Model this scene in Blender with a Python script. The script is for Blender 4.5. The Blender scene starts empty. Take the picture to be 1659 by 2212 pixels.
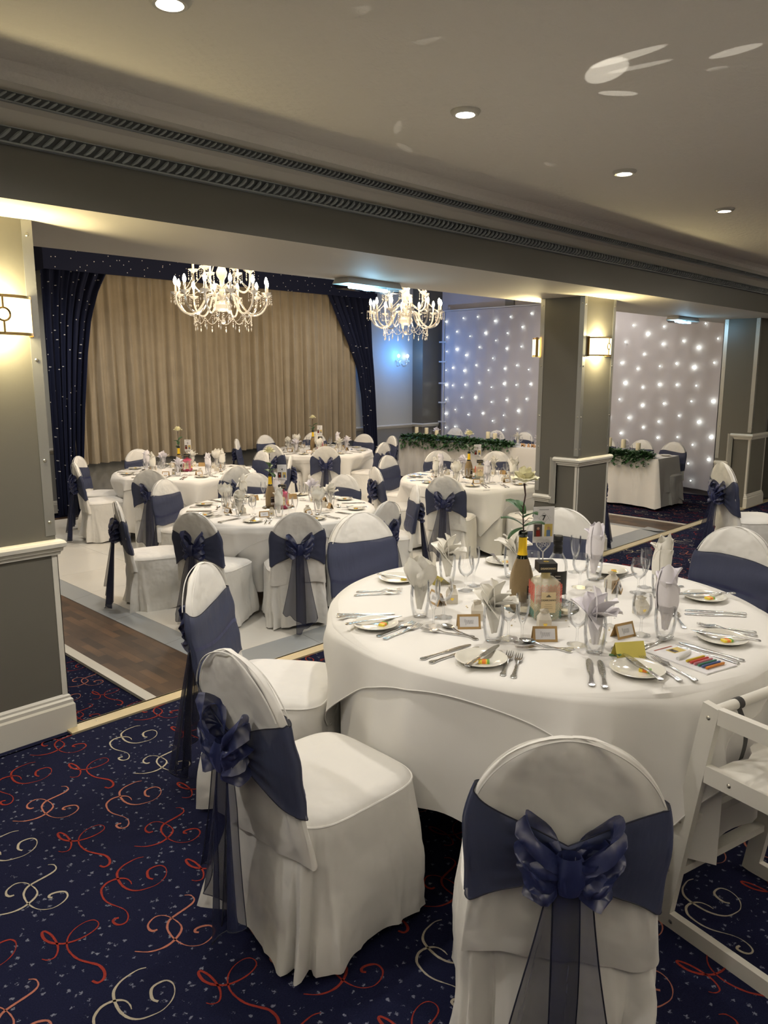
import bpy, math, random
from math import sin, cos, pi, radians, sqrt, atan2, exp
from mathutils import Vector, Matrix

# ---------------------------------------------------------------- camera
SC = bpy.context.scene
COL = SC.collection
EYE = 1.67
PITCH = math.atan((1106. - 803.) / 1661.)
AZ = radians(44.6)
cam_d = bpy.data.cameras.new('camera')
cam = bpy.data.objects.new('camera', cam_d)
COL.objects.link(cam)
cam_d.sensor_fit = 'VERTICAL'
cam_d.sensor_height = 24.
cam_d.lens = 1661. / 2212. * 24.
cam_d.clip_start = .05
cam.location = (0, 0, EYE)
cam.rotation_euler = (pi / 2 - PITCH, 0, AZ - pi / 2)
SC.camera = cam

# ---------------------------------------------------------------- colour management, world
SC.view_settings.view_transform = 'Standard'
SC.view_settings.look = 'None'
SC.view_settings.gamma = 1
SC.view_settings.use_curve_mapping = False
SC.view_settings.exposure = 0.45
SC.cycles.max_bounces = 7
SC.cycles.diffuse_bounces = 3
SC.cycles.glossy_bounces = 3
SC.cycles.transmission_bounces = 6
SC.cycles.transparent_max_bounces = 24
SC.cycles.sample_clamp_indirect = 4
SC.cycles.caustics_reflective = False
SC.cycles.caustics_refractive = False
SC.cycles.use_denoising = True
W = bpy.data.worlds.new('world')
SC.world = W
W.use_nodes = True
W.node_tree.nodes['Background'].inputs[0].default_value = (1.0, .93, .82, 1)
W.node_tree.nodes['Background'].inputs[1].default_value = .1

ZI = -.33            # sunken dance room floor
BEAM_Z = 2.30
CEIL = 2.72
DOWN = [(-.05, 2.145), (1.30, 2.145), (2.65, 2.145), (4.0, 2.145), (5.36, 2.145), (6.71, 2.145), (-.4, .1), (1.9, .1), (4.4, .1), (6.9, .1)]


def lamp(name, kind, loc, power, color, size=.05, **kw):
    d = bpy.data.lights.new(name, kind)
    d.energy = power
    d.color = color
    if kind == 'AREA':
        d.shape = 'DISK'
        d.size = size
    else:
        d.shadow_soft_size = size
    for k, v in kw.items():
        setattr(d, k, v)
    o = bpy.data.objects.new(name, d)
    COL.objects.link(o)
    o.location = loc
    return o


WARM = (1., .84, .62)
SOFT = (1., .935, .855)
for i, (x, y) in enumerate(DOWN):
    pw = 38 if i < 6 else 5
    lamp('downlight_lamp', 'SPOT', (x, y, CEIL - .035), pw, SOFT, .035, spot_size=radians(150), spot_blend=.7)
# unseen upward spots added along the front room walls to brighten the ceiling
for (x, y) in ((-2.0, 1.0), (.5, -1.85), (3.6, -1.85), (6.8, -1.85), (10.7, .4), (10.0, -1.85)):
    o = lamp('ceiling_fill_lamp', 'SPOT', (x, y, 1.95), 240, (1., .93, .84), .06, spot_size=radians(165), spot_blend=.8)
    o.rotation_euler = (pi, 0, 0)
# unseen spots without fittings, added as general light high in the dance room
for (x, y) in ((3.2, 5.4), (3.4, 9.2), (6.0, 8.6), (5.8, 5.2), (9.0, 6.0), (9.2, 9.2), (11.4, 7.0)):
    lamp('room_fill_lamp', 'SPOT', (x, y, 3.4), 100 if x < 4 else 62, (1., .93, .85), .12, spot_size=radians(150), spot_blend=.6)


# added spots standing in for the nearest table's mirror reflections on the ceiling
for (px, py, sx, sy, rz, pw) in ((2.665, 1.52, .55, .30, .2, 26), (2.60, 1.41, .62, .13, -1.15, 20), (2.71, 1.42, .50, .09, -.95, 14), (2.81, 1.13, .36, .13, -1.0, 20), (2.90, 1.60, .34, .12, -.9, 20),
                                 (3.05, 1.43, .34, .07, -1.0, 14), (2.92, 1.23, .16, .08, -1.0, 14), (2.98, 1.14, .14, .10, -.8, 12), (2.61, 2.49, .34, .07, -.9, 7), (2.86, 2.68, .30, .08, -.6, 7), (3.6, 2.35, .16, .10, -.9, 6),
                                 (1.71, 1.90, .55, .14, -.5, 6), (1.87, 2.16, .40, .35, .3, 5), (2.03, 1.84, .5, .12, -.7, 5)):
    src = Vector((2.51, 1.61, .79))
    o = lamp('mirror_glint_stand_in', 'SPOT', src, pw * 1.7, (1., .95, .86), .002, spot_size=radians(14), spot_blend=.25)
    d = Vector((px, py, CEIL)) - src
    o.rotation_mode = 'QUATERNION'
    q = d.to_track_quat('-Z', 'Y')
    o.rotation_quaternion = q @ Matrix.Rotation(rz, 3, 'Z').to_quaternion()
    o.scale = (sx, sy, 1)


# ---------------------------------------------------------------- materials
def nodes(name):
    m = bpy.data.materials.new(name)
    m.use_nodes = True
    nt = m.node_tree
    return m, nt, nt.nodes['Principled BSDF'], nt.nodes['Material Output']


def mat(name, col, rough=.6, metal=0., bump=0., bscale=200., spec=.5, var=0., vscale=8., bdist=.01, emit=0., ecol=None, sheen=0., aniso=None):
    m, nt, b, out = nodes(name)
    b.inputs['Base Color'].default_value = (*col, 1)
    b.inputs['Roughness'].default_value = rough
    b.inputs['Metallic'].default_value = metal
    b.inputs['Specular IOR Level'].default_value = spec
    if sheen:
        b.inputs['Sheen Weight'].default_value = sheen
    if emit:
        b.inputs['Emission Color'].default_value = (*(ecol or col), 1)
        b.inputs['Emission Strength'].default_value = emit
    L = nt.links
    tc = nt.nodes.new('ShaderNodeTexCoord')
    if var:
        n = nt.nodes.new('ShaderNodeTexNoise')
        n.inputs['Scale'].default_value = vscale
        n.inputs['Detail'].default_value = 4
        L.new(tc.outputs['Object'], n.inputs['Vector'])
        r = nt.nodes.new('ShaderNodeMixRGB')
        r.inputs[1].default_value = (*[c * (1 - var) for c in col], 1)
        r.inputs[2].default_value = (*[min(1, c * (1 + var)) for c in col], 1)
        L.new(n.outputs['Fac'], r.inputs[0])
        L.new(r.outputs[0], b.inputs['Base Color'])
    if bump:
        n = nt.nodes.new('ShaderNodeTexNoise')
        n.inputs['Scale'].default_value = bscale
        n.inputs['Detail'].default_value = 3
        if aniso:
            mp = nt.nodes.new('ShaderNodeMapping')
            mp.inputs['Scale'].default_value = aniso
            L.new(tc.outputs['Object'], mp.inputs['Vector'])
            L.new(mp.outputs[0], n.inputs['Vector'])
        else:
            L.new(tc.outputs['Object'], n.inputs['Vector'])
        bp = nt.nodes.new('ShaderNodeBump')
        bp.inputs['Strength'].default_value = bump
        bp.inputs['Distance'].default_value = bdist
        L.new(n.outputs['Fac'], bp.inputs['Height'])
        L.new(bp.outputs[0], b.inputs['Normal'])
    return m


def sheer(name, col, alpha, rough=.45, spec=.3, sheen=.0):
    """woven organza: part of the light passes between the threads"""
    m, nt, b, out = nodes(name)
    b.inputs['Base Color'].default_value = (*col, 1)
    b.inputs['Roughness'].default_value = rough
    b.inputs['Specular IOR Level'].default_value = spec
    if sheen:
        b.inputs['Sheen Weight'].default_value = sheen
        b.inputs['Sheen Tint'].default_value = (.25, .3, .8, 1)
    b.inputs['Alpha'].default_value = alpha
    tc = nt.nodes.new('ShaderNodeTexCoord')
    n = nt.nodes.new('ShaderNodeTexNoise')
    n.inputs['Scale'].default_value = 22
    n.inputs['Detail'].default_value = 3
    mp = nt.nodes.new('ShaderNodeMapping')
    mp.inputs['Scale'].default_value = (1, 1, .25)
    nt.links.new(tc.outputs['Object'], mp.inputs[0])
    nt.links.new(mp.outputs[0], n.inputs['Vector'])
    bp = nt.nodes.new('ShaderNodeBump')
    bp.inputs['Strength'].default_value = .35
    bp.inputs['Distance'].default_value = .02
    nt.links.new(n.outputs['Fac'], bp.inputs['Height'])
    nt.links.new(bp.outputs[0], b.inputs['Normal'])
    return m


def glass(name, tint=(1, 1, 1), base=.025, rough=.02):
    """thin clear glass: fresnel reflection over clear transmission"""
    m = bpy.data.materials.new(name)
    m.use_nodes = True
    nt = m.node_tree
    nt.nodes.clear()
    out = nt.nodes.new('ShaderNodeOutputMaterial')
    tr = nt.nodes.new('ShaderNodeBsdfTransparent')
    tr.inputs[0].default_value = (*tint, 1)
    gl = nt.nodes.new('ShaderNodeBsdfGlossy')
    gl.inputs['Roughness'].default_value = rough
    gl.inputs['Color'].default_value = (.95, .97, 1, 1)
    lw = nt.nodes.new('ShaderNodeLayerWeight')
    lw.inputs['Blend'].default_value = .25
    pw = nt.nodes.new('ShaderNodeMath')
    pw.operation = 'MULTIPLY_ADD'
    pw.inputs[1].default_value = .60
    pw.inputs[2].default_value = base
    mx = nt.nodes.new('ShaderNodeMixShader')
    nt.links.new(lw.outputs['Fresnel'], pw.inputs[0])
    nt.links.new(pw.outputs[0], mx.inputs[0])
    nt.links.new(tr.outputs[0], mx.inputs[1])
    nt.links.new(gl.outputs[0], mx.inputs[2])
    nt.links.new(mx.outputs[0], out.inputs[0])
    return m


def emitter(name, col, strength):
    m = bpy.data.materials.new(name)
    m.use_nodes = True
    nt = m.node_tree
    nt.nodes.clear()
    out = nt.nodes.new('ShaderNodeOutputMaterial')
    e = nt.nodes.new('ShaderNodeEmission')
    e.inputs[0].default_value = (*col, 1)
    e.inputs[1].default_value = strength
    nt.links.new(e.outputs[0], out.inputs[0])
    return m


MT = {}
MT['cover'] = mat('white_cover_cloth', (.80, .785, .745), .85, bump=.8, bscale=5.0, bdist=.035, spec=.25, sheen=.15)
MT['linen'] = mat('white_table_linen', (.80, .785, .75), .82, bump=.35, bscale=4, bdist=.02, spec=.25)
MT['napkin'] = mat('napkin_cloth', (.88, .855, .78), .85, bump=.1, bscale=60, spec=.2)
MT['napkin_lilac'] = mat('napkin_cloth_cool', (.86, .83, .87), .85, bump=.1, bscale=60, spec=.2)
MT['sash'] = sheer('navy_organza_band', (.042, .052, .105), .89, rough=.55)
MT['sash_thin'] = sheer('navy_organza_tail', (.016, .021, .060), .70)
MT['bow'] = sheer('navy_organza_bow', (.012, .018, .070), .90, rough=.38, spec=.6, sheen=.25)
MT['hem'] = mat('navy_rolled_hem', (.006, .008, .022), .7)
MT['grey_paint'] = mat('dark_grey_paint', (.112, .109, .094), .42, bump=.03, bscale=60, spec=.35)
MT['pillar_paint'] = mat('pillar_grey_paint', (.130, .124, .104), .34, bump=.03, bscale=50, spec=.4)
MT['ceiling'] = mat('textured_ceiling', (.84, .80, .72), .8, bump=.55, bscale=26, spec=.2, aniso=(1, 1.6, 1))
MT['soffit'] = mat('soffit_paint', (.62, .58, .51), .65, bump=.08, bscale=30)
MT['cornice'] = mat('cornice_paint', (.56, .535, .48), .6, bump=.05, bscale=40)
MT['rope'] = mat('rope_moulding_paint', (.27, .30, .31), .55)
MT['rope_shadow'] = mat('rope_gap_shadow_tone', (.06, .07, .08), .6)  # shadow between the rope strands, put into the backing colour
MT['trim'] = mat('white_gloss_trim', (.64, .62, .55), .32, spec=.5)
MT['steel'] = mat('brushed_steel_guard', (.42, .42, .40), .38, metal=.85, bump=.05, bscale=80)
MT['screw'] = mat('screw_metal', (.5, .48, .42), .3, metal=1)
MT['pale_wall'] = mat('pale_green_wall', (.50, .50, .45), .7, bump=.15, bscale=45)
MT['lower_wall'] = mat('lower_grey_wall', (.24, .24, .23), .6)
MT['nosing'] = mat('gold_step_nosing', (.52, .44, .28), .38, metal=.3)
MT['metal'] = mat('cutlery_steel', (.62, .62, .61), .16, metal=1, bump=.15, bscale=120)
MT['chrome'] = mat('chrome', (.75, .75, .75), .1, metal=1)
MT['china'] = mat('cream_china', (.76, .74, .66), .12, spec=.6)
MT['kraft'] = mat('kraft_card', (.42, .27, .11), .8, bump=.1, bscale=300)
MT['paper'] = mat('white_paper', (.80, .79, .80), .7)
MT['ink'] = mat('black_ink', (.02, .02, .02), .6)
MT['grey_ink'] = mat('grey_ink', (.28, .28, .30), .6)
MT['boxcard'] = mat('cream_favour_card', (.66, .62, .53), .6)
MT['gold'] = mat('gold_foil', (.85, .62, .12), .25, metal=.7)
MT['yellow'] = mat('yellow_card', (.70, .60, .12), .45)
MT['butter'] = mat('yellow_wrapper', (.80, .62, .05), .35)
MT['orange'] = mat('orange_wrapper', (.80, .22, .03), .4)
MT['green_wrap'] = mat('green_wrapper', (.15, .35, .06), .4)
MT['black_plastic'] = mat('black_plastic', (.012, .012, .012), .35)
MT['highchair'] = mat('white_painted_wood', (.70, .68, .62), .42, var=.05, vscale=6)
MT['strap'] = mat('black_webbing', (.012, .012, .012), .7)
MT['leaf'] = mat('dark_green_leaf', (.045, .120, .040), .5, var=.5, vscale=25)
MT['leaf_grey'] = mat('eucalyptus_leaf', (.11, .17, .11), .55, var=.3, vscale=25)
MT['stem'] = mat('rose_stem', (.045, .02, .018), .5)
MT['petal'] = mat('cream_petal', (.82, .78, .52), .6, sheen=.2)
MT['candle'] = mat('cream_wax', (.85, .77, .55), .5)
MT['glitter'] = mat('gold_glitter', (.40, .29, .15), .45, metal=.35, bump=.9, bscale=900)
MT['foil'] = mat('yellow_foil', (.85, .55, .02), .3)
MT['bottle_glass'] = mat('dark_bottle_glass', (.006, .010, .006), .08, spec=.8)
MT['label_cream'] = mat('cream_label', (.68, .55, .33), .55)
MT['red'] = mat('coral_print', (.70, .13, .09), .5)
MT['teal'] = mat('teal_print', (.10, .26, .22), .5)
MT['amber'] = sheer('pale_frosted_glass', (.72, .68, .50), .55, .15, .6)
MT['pinkglass'] = mat('pink_gift_sleeve', (.50, .06, .13), .35)
MT['clear'] = glass('clear_glass')
MT['mirror'] = mat('mirror_plate', (.75, .8, .8), .03, metal=1)
MT['crystal'] = mat('cut_crystal', (.62, .60, .56), .08, spec=1.0, emit=.04, ecol=(1, .9, .75))  # faint warm emission added, a lit look put into the crystal
MT['arm_glass'] = glass('chandelier_arm_glass', (.96, .93, .88), .32, .12)
MT['bulb'] = emitter('candle_bulb_glow', (1., .72, .40), 90)
MT['bulb_blue'] = emitter('blue_bulb_glow', (.10, .45, 1.), 26)
MT['lens'] = emitter('downlight_glow', (1., .90, .72), 40)
MT['fairy'] = emitter('fairy_light_glow', (.95, 1., .88), 9)
MT['shade'] = emitter('lit_sconce_shade', (1., .80, .40), 1.5)
MT['shade_hot'] = emitter('lit_sconce_centre', (1., .87, .50), 2.0)
MT['tube'] = emitter('fluorescent_glow', (.35, .80, 1.), 22)
MT['pearl'] = mat('diffuser_plastic', (.45, .55, .62), .3)
MT['brass'] = mat('brass', (.45, .30, .12), .3, metal=1)
MT['photo_dark'] = mat('photo_dark_print', (.06, .045, .04), .5)
MT['photo_yellow'] = mat('photo_yellow_print', (.60, .46, .12), .5)
MT['photo_blue'] = mat('photo_blue_print', (.10, .16, .28), .5)
MT['skin'] = mat('photo_skin_print', (.55, .33, .22), .6)
MT['white_plastic'] = mat('white_plastic', (.7, .7, .7), .4)
MT['wood_strip'] = mat('birch_letters', (.60, .36, .18), .5)


def wood_floor():
    m, nt, b, out = nodes('parquet_floor')
    L = nt.links
    tc = nt.nodes.new('ShaderNodeTexCoord')
    mp = nt.nodes.new('ShaderNodeMapping')
    mp.inputs['Rotation'].default_value = (0, 0, pi / 2)
    L.new(tc.outputs['Object'], mp.inputs[0])
    br = nt.nodes.new('ShaderNodeTexBrick')
    br.inputs['Color1'].default_value = (.045, .026, .014, 1)
    br.inputs['Color2'].default_value = (.13, .070, .032, 1)
    br.inputs['Mortar'].default_value = (.05, .028, .015, 1)
    br.inputs['Scale'].default_value = 1
    br.inputs['Mortar Size'].default_value = .002
    br.inputs['Brick Width'].default_value = .30
    br.inputs['Row Height'].default_value = .065
    br.inputs['Bias'].default_value = -.1
    L.new(mp.outputs[0], br.inputs['Vector'])
    n = nt.nodes.new('ShaderNodeTexNoise')
    n.inputs['Scale'].default_value = 7
    n.inputs['Detail'].default_value = 5
    mp2 = nt.nodes.new('ShaderNodeMapping')
    mp2.inputs['Scale'].default_value = (1, .35, 1)
    L.new(tc.outputs['Object'], mp2.inputs[0])
    L.new(mp2.outputs[0], n.inputs['Vector'])
    mx = nt.nodes.new('ShaderNodeMixRGB')
    mx.blend_type = 'OVERLAY'
    mx.inputs[0].default_value = .9
    L.new(br.outputs[0], mx.inputs[1])
    L.new(n.outputs['Fac'], mx.inputs[2])
    L.new(mx.outputs[0], b.inputs['Base Color'])
    b.inputs['Roughness'].default_value = .42
    return m


def carpet():
    m, nt, b, out = nodes('navy_carpet')
    L = nt.links
    tc = nt.nodes.new('ShaderNodeTexCoord')
    vo = nt.nodes.new('ShaderNodeTexVoronoi')
    vo.inputs['Scale'].default_value = 36
    vo.inputs['Randomness'].default_value = 1
    n0 = nt.nodes.new('ShaderNodeTexNoise')
    n0.inputs['Scale'].default_value = 160
    add = nt.nodes.new('ShaderNodeMixRGB')
    add.blend_type = 'ADD'
    add.inputs[0].default_value = .02
    L.new(tc.outputs['Object'], n0.inputs['Vector'])
    L.new(tc.outputs['Object'], add.inputs[1])
    L.new(n0.outputs['Color'], add.inputs[2])
    L.new(add.outputs[0], vo.inputs['Vector'])
    r = nt.nodes.new('ShaderNodeValToRGB')
    r.color_ramp.elements[0].position = .15
    r.color_ramp.elements[0].color = (1, 1, 1, 1)
    r.color_ramp.elements[1].position = .23
    r.color_ramp.elements[1].color = (0, 0, 0, 1)
    L.new(vo.outputs['Distance'], r.inputs[0])
    hs = nt.nodes.new('ShaderNodeSeparateColor')
    L.new(vo.outputs['Color'], hs.inputs[0])
    gt = nt.nodes.new('ShaderNodeMath')
    gt.operation = 'GREATER_THAN'
    gt.inputs[1].default_value = .25
    L.new(hs.outputs[0], gt.inputs[0])
    mu = nt.nodes.new('ShaderNodeMath')
    mu.operation = 'MULTIPLY'
    L.new(r.outputs[0], mu.inputs[0])
    L.new(gt.outputs[0], mu.inputs[1])
    n1 = nt.nodes.new('ShaderNodeTexNoise')
    n1.inputs['Scale'].default_value = 230
    n1.inputs['Detail'].default_value = 2
    L.new(tc.outputs['Object'], n1.inputs['Vector'])
    base = nt.nodes.new('ShaderNodeMixRGB')
    base.inputs[1].default_value = (.004, .005, .018, 1)
    base.inputs[2].default_value = (.014, .016, .042, 1)
    L.new(n1.outputs['Fac'], base.inputs[0])
    mx = nt.nodes.new('ShaderNodeMixRGB')
    mx.inputs[2].default_value = (.14, .15, .20, 1)
    L.new(base.outputs[0], mx.inputs[1])
    L.new(mu.outputs[0], mx.inputs[0])
    L.new(mx.outputs[0], b.inputs['Base Color'])
    b.inputs['Roughness'].default_value = 1
    b.inputs['Specular IOR Level'].default_value = .05
    bp = nt.nodes.new('ShaderNodeBump')
    bp.inputs['Strength'].default_value = .5
    bp.inputs['Distance'].default_value = .004
    L.new(n1.outputs['Fac'], bp.inputs['Height'])
    L.new(bp.outputs[0], b.inputs['Normal'])
    return m


def starcloth(name, col, thr=.06, scale=13):
    m, nt, b, out = nodes(name)
    L = nt.links
    tc = nt.nodes.new('ShaderNodeTexCoord')
    vo = nt.nodes.new('ShaderNodeTexVoronoi')
    vo.voronoi_dimensions = '2D'
    vo.inputs['Scale'].default_value = scale
    sx = nt.nodes.new('ShaderNodeSeparateXYZ')
    cb = nt.nodes.new('ShaderNodeCombineXYZ')
    L.new(tc.outputs['Object'], sx.inputs[0])
    L.new(sx.outputs[0], cb.inputs[0])
    L.new(sx.outputs[2], cb.inputs[1])
    L.new(cb.outputs[0], vo.inputs['Vector'])
    lt = nt.nodes.new('ShaderNodeMath')
    lt.operation = 'LESS_THAN'
    lt.inputs[1].default_value = thr
    L.new(vo.outputs['Distance'], lt.inputs[0])
    mx = nt.nodes.new('ShaderNodeMixRGB')
    mx.inputs[1].default_value = (*col, 1)
    mx.inputs[2].default_value = (.75, .75, .75, 1)
    L.new(lt.outputs[0], mx.inputs[0])
    L.new(mx.outputs[0], b.inputs['Base Color'])
    b.inputs['Roughness'].default_value = .8
    b.inputs['Specular IOR Level'].default_value = .15
    return m


MT['carpet'] = carpet()
MT['parquet'] = wood_floor()
MT['c_red'] = mat('red_pile', (.22, .030, .022), 1, bump=.4, bscale=230, spec=.05)
MT['c_pink'] = mat('pink_pile', (.34, .13, .095), 1, bump=.4, bscale=230, spec=.05)
MT['c_cream'] = mat('cream_pile', (.38, .34, .27), 1, bump=.4, bscale=230, spec=.05)
MT['star_navy'] = starcloth('navy_star_cloth', (.014, .018, .045), .05, 7.5)
MT['beige'] = mat('beige_velour', (.33, .28, .205), .9, bump=.25, bscale=30, spec=.1, sheen=.25, var=.16, vscale=5)
MT['white_tile'] = mat('white_dance_floor', (.74, .72, .66), .22, spec=.5)
MT['grey_border'] = mat('grey_floor_edge', (.34, .36, .37), .28, spec=.5)
MT['backdrop'] = mat('white_voile', (.55, .53, .56), .85, spec=.1)


# ---------------------------------------------------------------- mesh builder
class MB:
    def __init__(s):
        s.v = []
        s.f = []
        s.m = []

    def add(s, vs, fs, mi=0):
        k = len(s.v)
        s.v.extend([tuple(p) for p in vs])
        s.f.extend([tuple(i + k for i in f) for f in fs])
        s.m.extend([mi] * len(fs))

    def box(s, lo, hi, mi=0, M=None):
        x0, y0, z0 = lo
        x1, y1, z1 = hi
        vs = [Vector(p) for p in ((x0, y0, z0), (x1, y0, z0), (x1, y1, z0), (x0, y1, z0), (x0, y0, z1), (x1, y0, z1), (x1, y1, z1), (x0, y1, z1))]
        if M is not None:
            vs = [M @ p for p in vs]
        s.add(vs, [(3, 2, 1, 0), (4, 5, 6, 7), (0, 1, 5, 4), (1, 2, 6, 5), (2, 3, 7, 6), (3, 0, 4, 7)], mi)

    def bar(s, a, b, w, t, mi=0, up=(0, 0, 1)):
        """rectangular bar from a to b: w across, t along up"""
        a, b = Vector(a), Vector(b)
        d = (b - a)
        L = d.length
        d.normalize()
        u = Vector(up)
        r = d.cross(u)
        if r.length < 1e-4:
            r = d.cross(Vector((1, 0, 0)))
        r.normalize()
        u = r.cross(d)
        M = Matrix((( d.x, r.x, u.x, a.x), (d.y, r.y, u.y, a.y), (d.z, r.z, u.z, a.z), (0, 0, 0, 1)))
        s.box((0, -w / 2, -t / 2), (L, w / 2, t / 2), mi, M)

    def lathe(s, prof, n=16, mi=0, c=(0, 0, 0), M=None, close=False):
        vs, fs = [], []
        for (r, z) in prof:
            for i in range(n):
                a = 2 * pi * i / n
                p = Vector((c[0] + r * cos(a), c[1] + r * sin(a), c[2] + z))
                vs.append(M @ p if M is not None else p)
        for j in range(len(prof) - 1):
            for i in range(n):
                i2 = (i + 1) % n
                fs.append((j * n + i, j * n + i2, (j + 1) * n + i2, (j + 1) * n + i))
        if close or prof[0][0] > .0005:
            pass
        s.add(vs, fs, mi)
        if close:
            s.add([vs[i] for i in range(n)], [tuple(reversed(range(n)))], mi)
            k = (len(prof) - 1) * n
            s.add([vs[k + i] for i in range(n)], [tuple(range(n))], mi)

    def grid(s, fn, nu, nv, mi=0, closeu=False, mf=None):
        vs = [fn(i / nu, j / nv) for j in range(nv + 1) for i in range(nu if closeu else nu + 1)]
        w = nu if closeu else nu + 1
        k = len(s.v)
        s.v.extend([tuple(p) for p in vs])
        for j in range(nv):
            for i in range(nu):
                i2 = (i + 1) % w if closeu else i + 1
                s.f.append((k + j * w + i, k + j * w + i2, k + (j + 1) * w + i2, k + (j + 1) * w + i))
                s.m.append(mf((i + .5) / nu, (j + .5) / nv) if mf else mi)

    def tube(s, pts, rad, n=6, mi=0, caps=True):
        pts = [Vector(p) for p in pts]
        N = len(pts)
        if not isinstance(rad, (list, tuple)):
            rad = [rad] * N
        vs, fs = [], []
        prev = None
        for i, p in enumerate(pts):
            d = (pts[min(i + 1, N - 1)] - pts[max(i - 1, 0)])
            if d.length < 1e-9:
                d = Vector((0, 0, 1))
            d.normalize()
            if prev is None:
                prev = Vector((0, 0, 1)) if abs(d.z) < .9 else Vector((1, 0, 0))
            r = d.cross(prev)
            if r.length < 1e-5:
                r = d.cross(Vector((0, 1, 0)))
            r.normalize()
            u = r.cross(d)
            prev = u
            for k in range(n):
                a = 2 * pi * k / n
                vs.append(p + (r * cos(a) + u * sin(a)) * rad[i])
        for j in range(N - 1):
            for i in range(n):
                i2 = (i + 1) % n
                fs.append((j * n + i, j * n + i2, (j + 1) * n + i2, (j + 1) * n + i))
        if caps:
            fs.append(tuple(reversed(range(n))))
            fs.append(tuple((N - 1) * n + i for i in range(n)))
        s.add(vs, fs, mi)

    def octa(s, c, r, mi=0, rz=None):
        rz = rz or r
        x, y, z = c
        s.add([(x + r, y, z), (x, y + r, z), (x - r, y, z), (x, y - r, z), (x, y, z + rz), (x, y, z - rz)],
              [(0, 1, 4), (1, 2, 4), (2, 3, 4), (3, 0, 4), (1, 0, 5), (2, 1, 5), (3, 2, 5), (0, 3, 5)], mi)

    def ball(s, c, r, n=10, mi=0, sz=1.):
        s.lathe([(max(.0001, r * sin(pi * j / (n // 2 + 1))), -r * sz * cos(pi * j / (n // 2 + 1))) for j in range(n // 2 + 2)], n, mi, c)

    def poly(s, pts, z0, z1, mi=0, M=None):
        """closed 2D outline extruded from z0 to z1"""
        n = len(pts)
        vs = [Vector((x, y, z0)) for x, y in pts] + [Vector((x, y, z1)) for x, y in pts]
        if M is not None:
            vs = [M @ p for p in vs]
        s.add(vs, [tuple(reversed(range(n))), tuple(range(n, 2 * n))] + [(i, (i + 1) % n, n + (i + 1) % n, n + i) for i in range(n)], mi)

    def build(s, name, mats, parent=None, smooth=True, ang=40):
        me = bpy.data.meshes.new(name)
        me.from_pydata(s.v, [], s.f)
        if not isinstance(mats, (list, tuple)):
            mats = [mats]
        for m in mats:
            me.materials.append(m if not isinstance(m, str) else MT[m])
        me.polygons.foreach_set('material_index', s.m)
        if smooth:
            me.polygons.foreach_set('use_smooth', [True] * len(s.f))
            me.set_sharp_from_angle(angle=radians(ang))
        me.update()
        o = bpy.data.objects.new(name, me)
        COL.objects.link(o)
        if parent is not None:
            o.parent = parent
        return o


def tag(o, label, cat, group=None, kind=None):
    if label:
        o['label'] = label
    if cat:
        o['category'] = cat
    if group:
        o['group'] = group
    if kind:
        o['kind'] = kind
    return o


def thing(name, label, cat, loc=(0, 0, 0), rz=0, group=None):
    o = bpy.data.objects.new(name, None)
    o.empty_display_size = .05
    COL.objects.link(o)
    o.location = loc
    o.rotation_euler = (0, 0, rz)
    return tag(o, label, cat, group)


def struct(mb, name, mats, smooth=False, parent=None):
    o = mb.build(name, mats, parent, smooth)
    if parent is None:
        o['kind'] = 'structure'
    return o


def dup(root, loc=None, rz=None, label=None, group=None, parent=None):
    r = root.copy()
    COL.objects.link(r)
    if loc is not None:
        r.location = loc
    if rz is not None:
        r.rotation_euler = (0, 0, rz)
    if label:
        r['label'] = label
    if group:
        r['group'] = group
    if parent is not None:
        r.parent = parent
    for ch in list(root.children):
        dup(ch, parent=r)
    return r


USED = set()


def place(proto, loc, rz, label, group=None):
    """first use moves the prototype itself, later uses copy it"""
    if proto.name in USED:
        return dup(proto, loc, rz, label, group)
    USED.add(proto.name)
    proto.location = loc
    proto.rotation_euler = (0, 0, rz)
    proto['label'] = label
    if group:
        proto['group'] = group
    return proto


def text_mesh(txt, size, name, material, parent, M, bold=False, ext=.0004, align='CENTER'):
    cu = bpy.data.curves.new(name, 'FONT')
    cu.body = txt
    cu.size = size
    cu.align_x = align
    cu.align_y = 'CENTER'
    cu.extrude = ext
    if bold:
        cu.offset = size * .018
    cu.resolution_u = 3
    tmp = bpy.data.objects.new(name, cu)
    COL.objects.link(tmp)
    dg = bpy.context.evaluated_depsgraph_get()
    me = bpy.data.meshes.new_from_object(tmp.evaluated_get(dg))
    bpy.data.objects.remove(tmp)
    me.name = name
    me.materials.clear()
    me.materials.append(MT[material])
    o = bpy.data.objects.new(name, me)
    COL.objects.link(o)
    o.parent = parent
    o.matrix_local = M
    return o


def facing(loc, rz, tilt=pi / 2):
    """matrix for flat art standing upright whose front looks along local -Y turned by rz"""
    return Matrix.Translation(loc) @ Matrix.Rotation(rz, 4, 'Z') @ Matrix.Rotation(tilt, 4, 'X')


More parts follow.
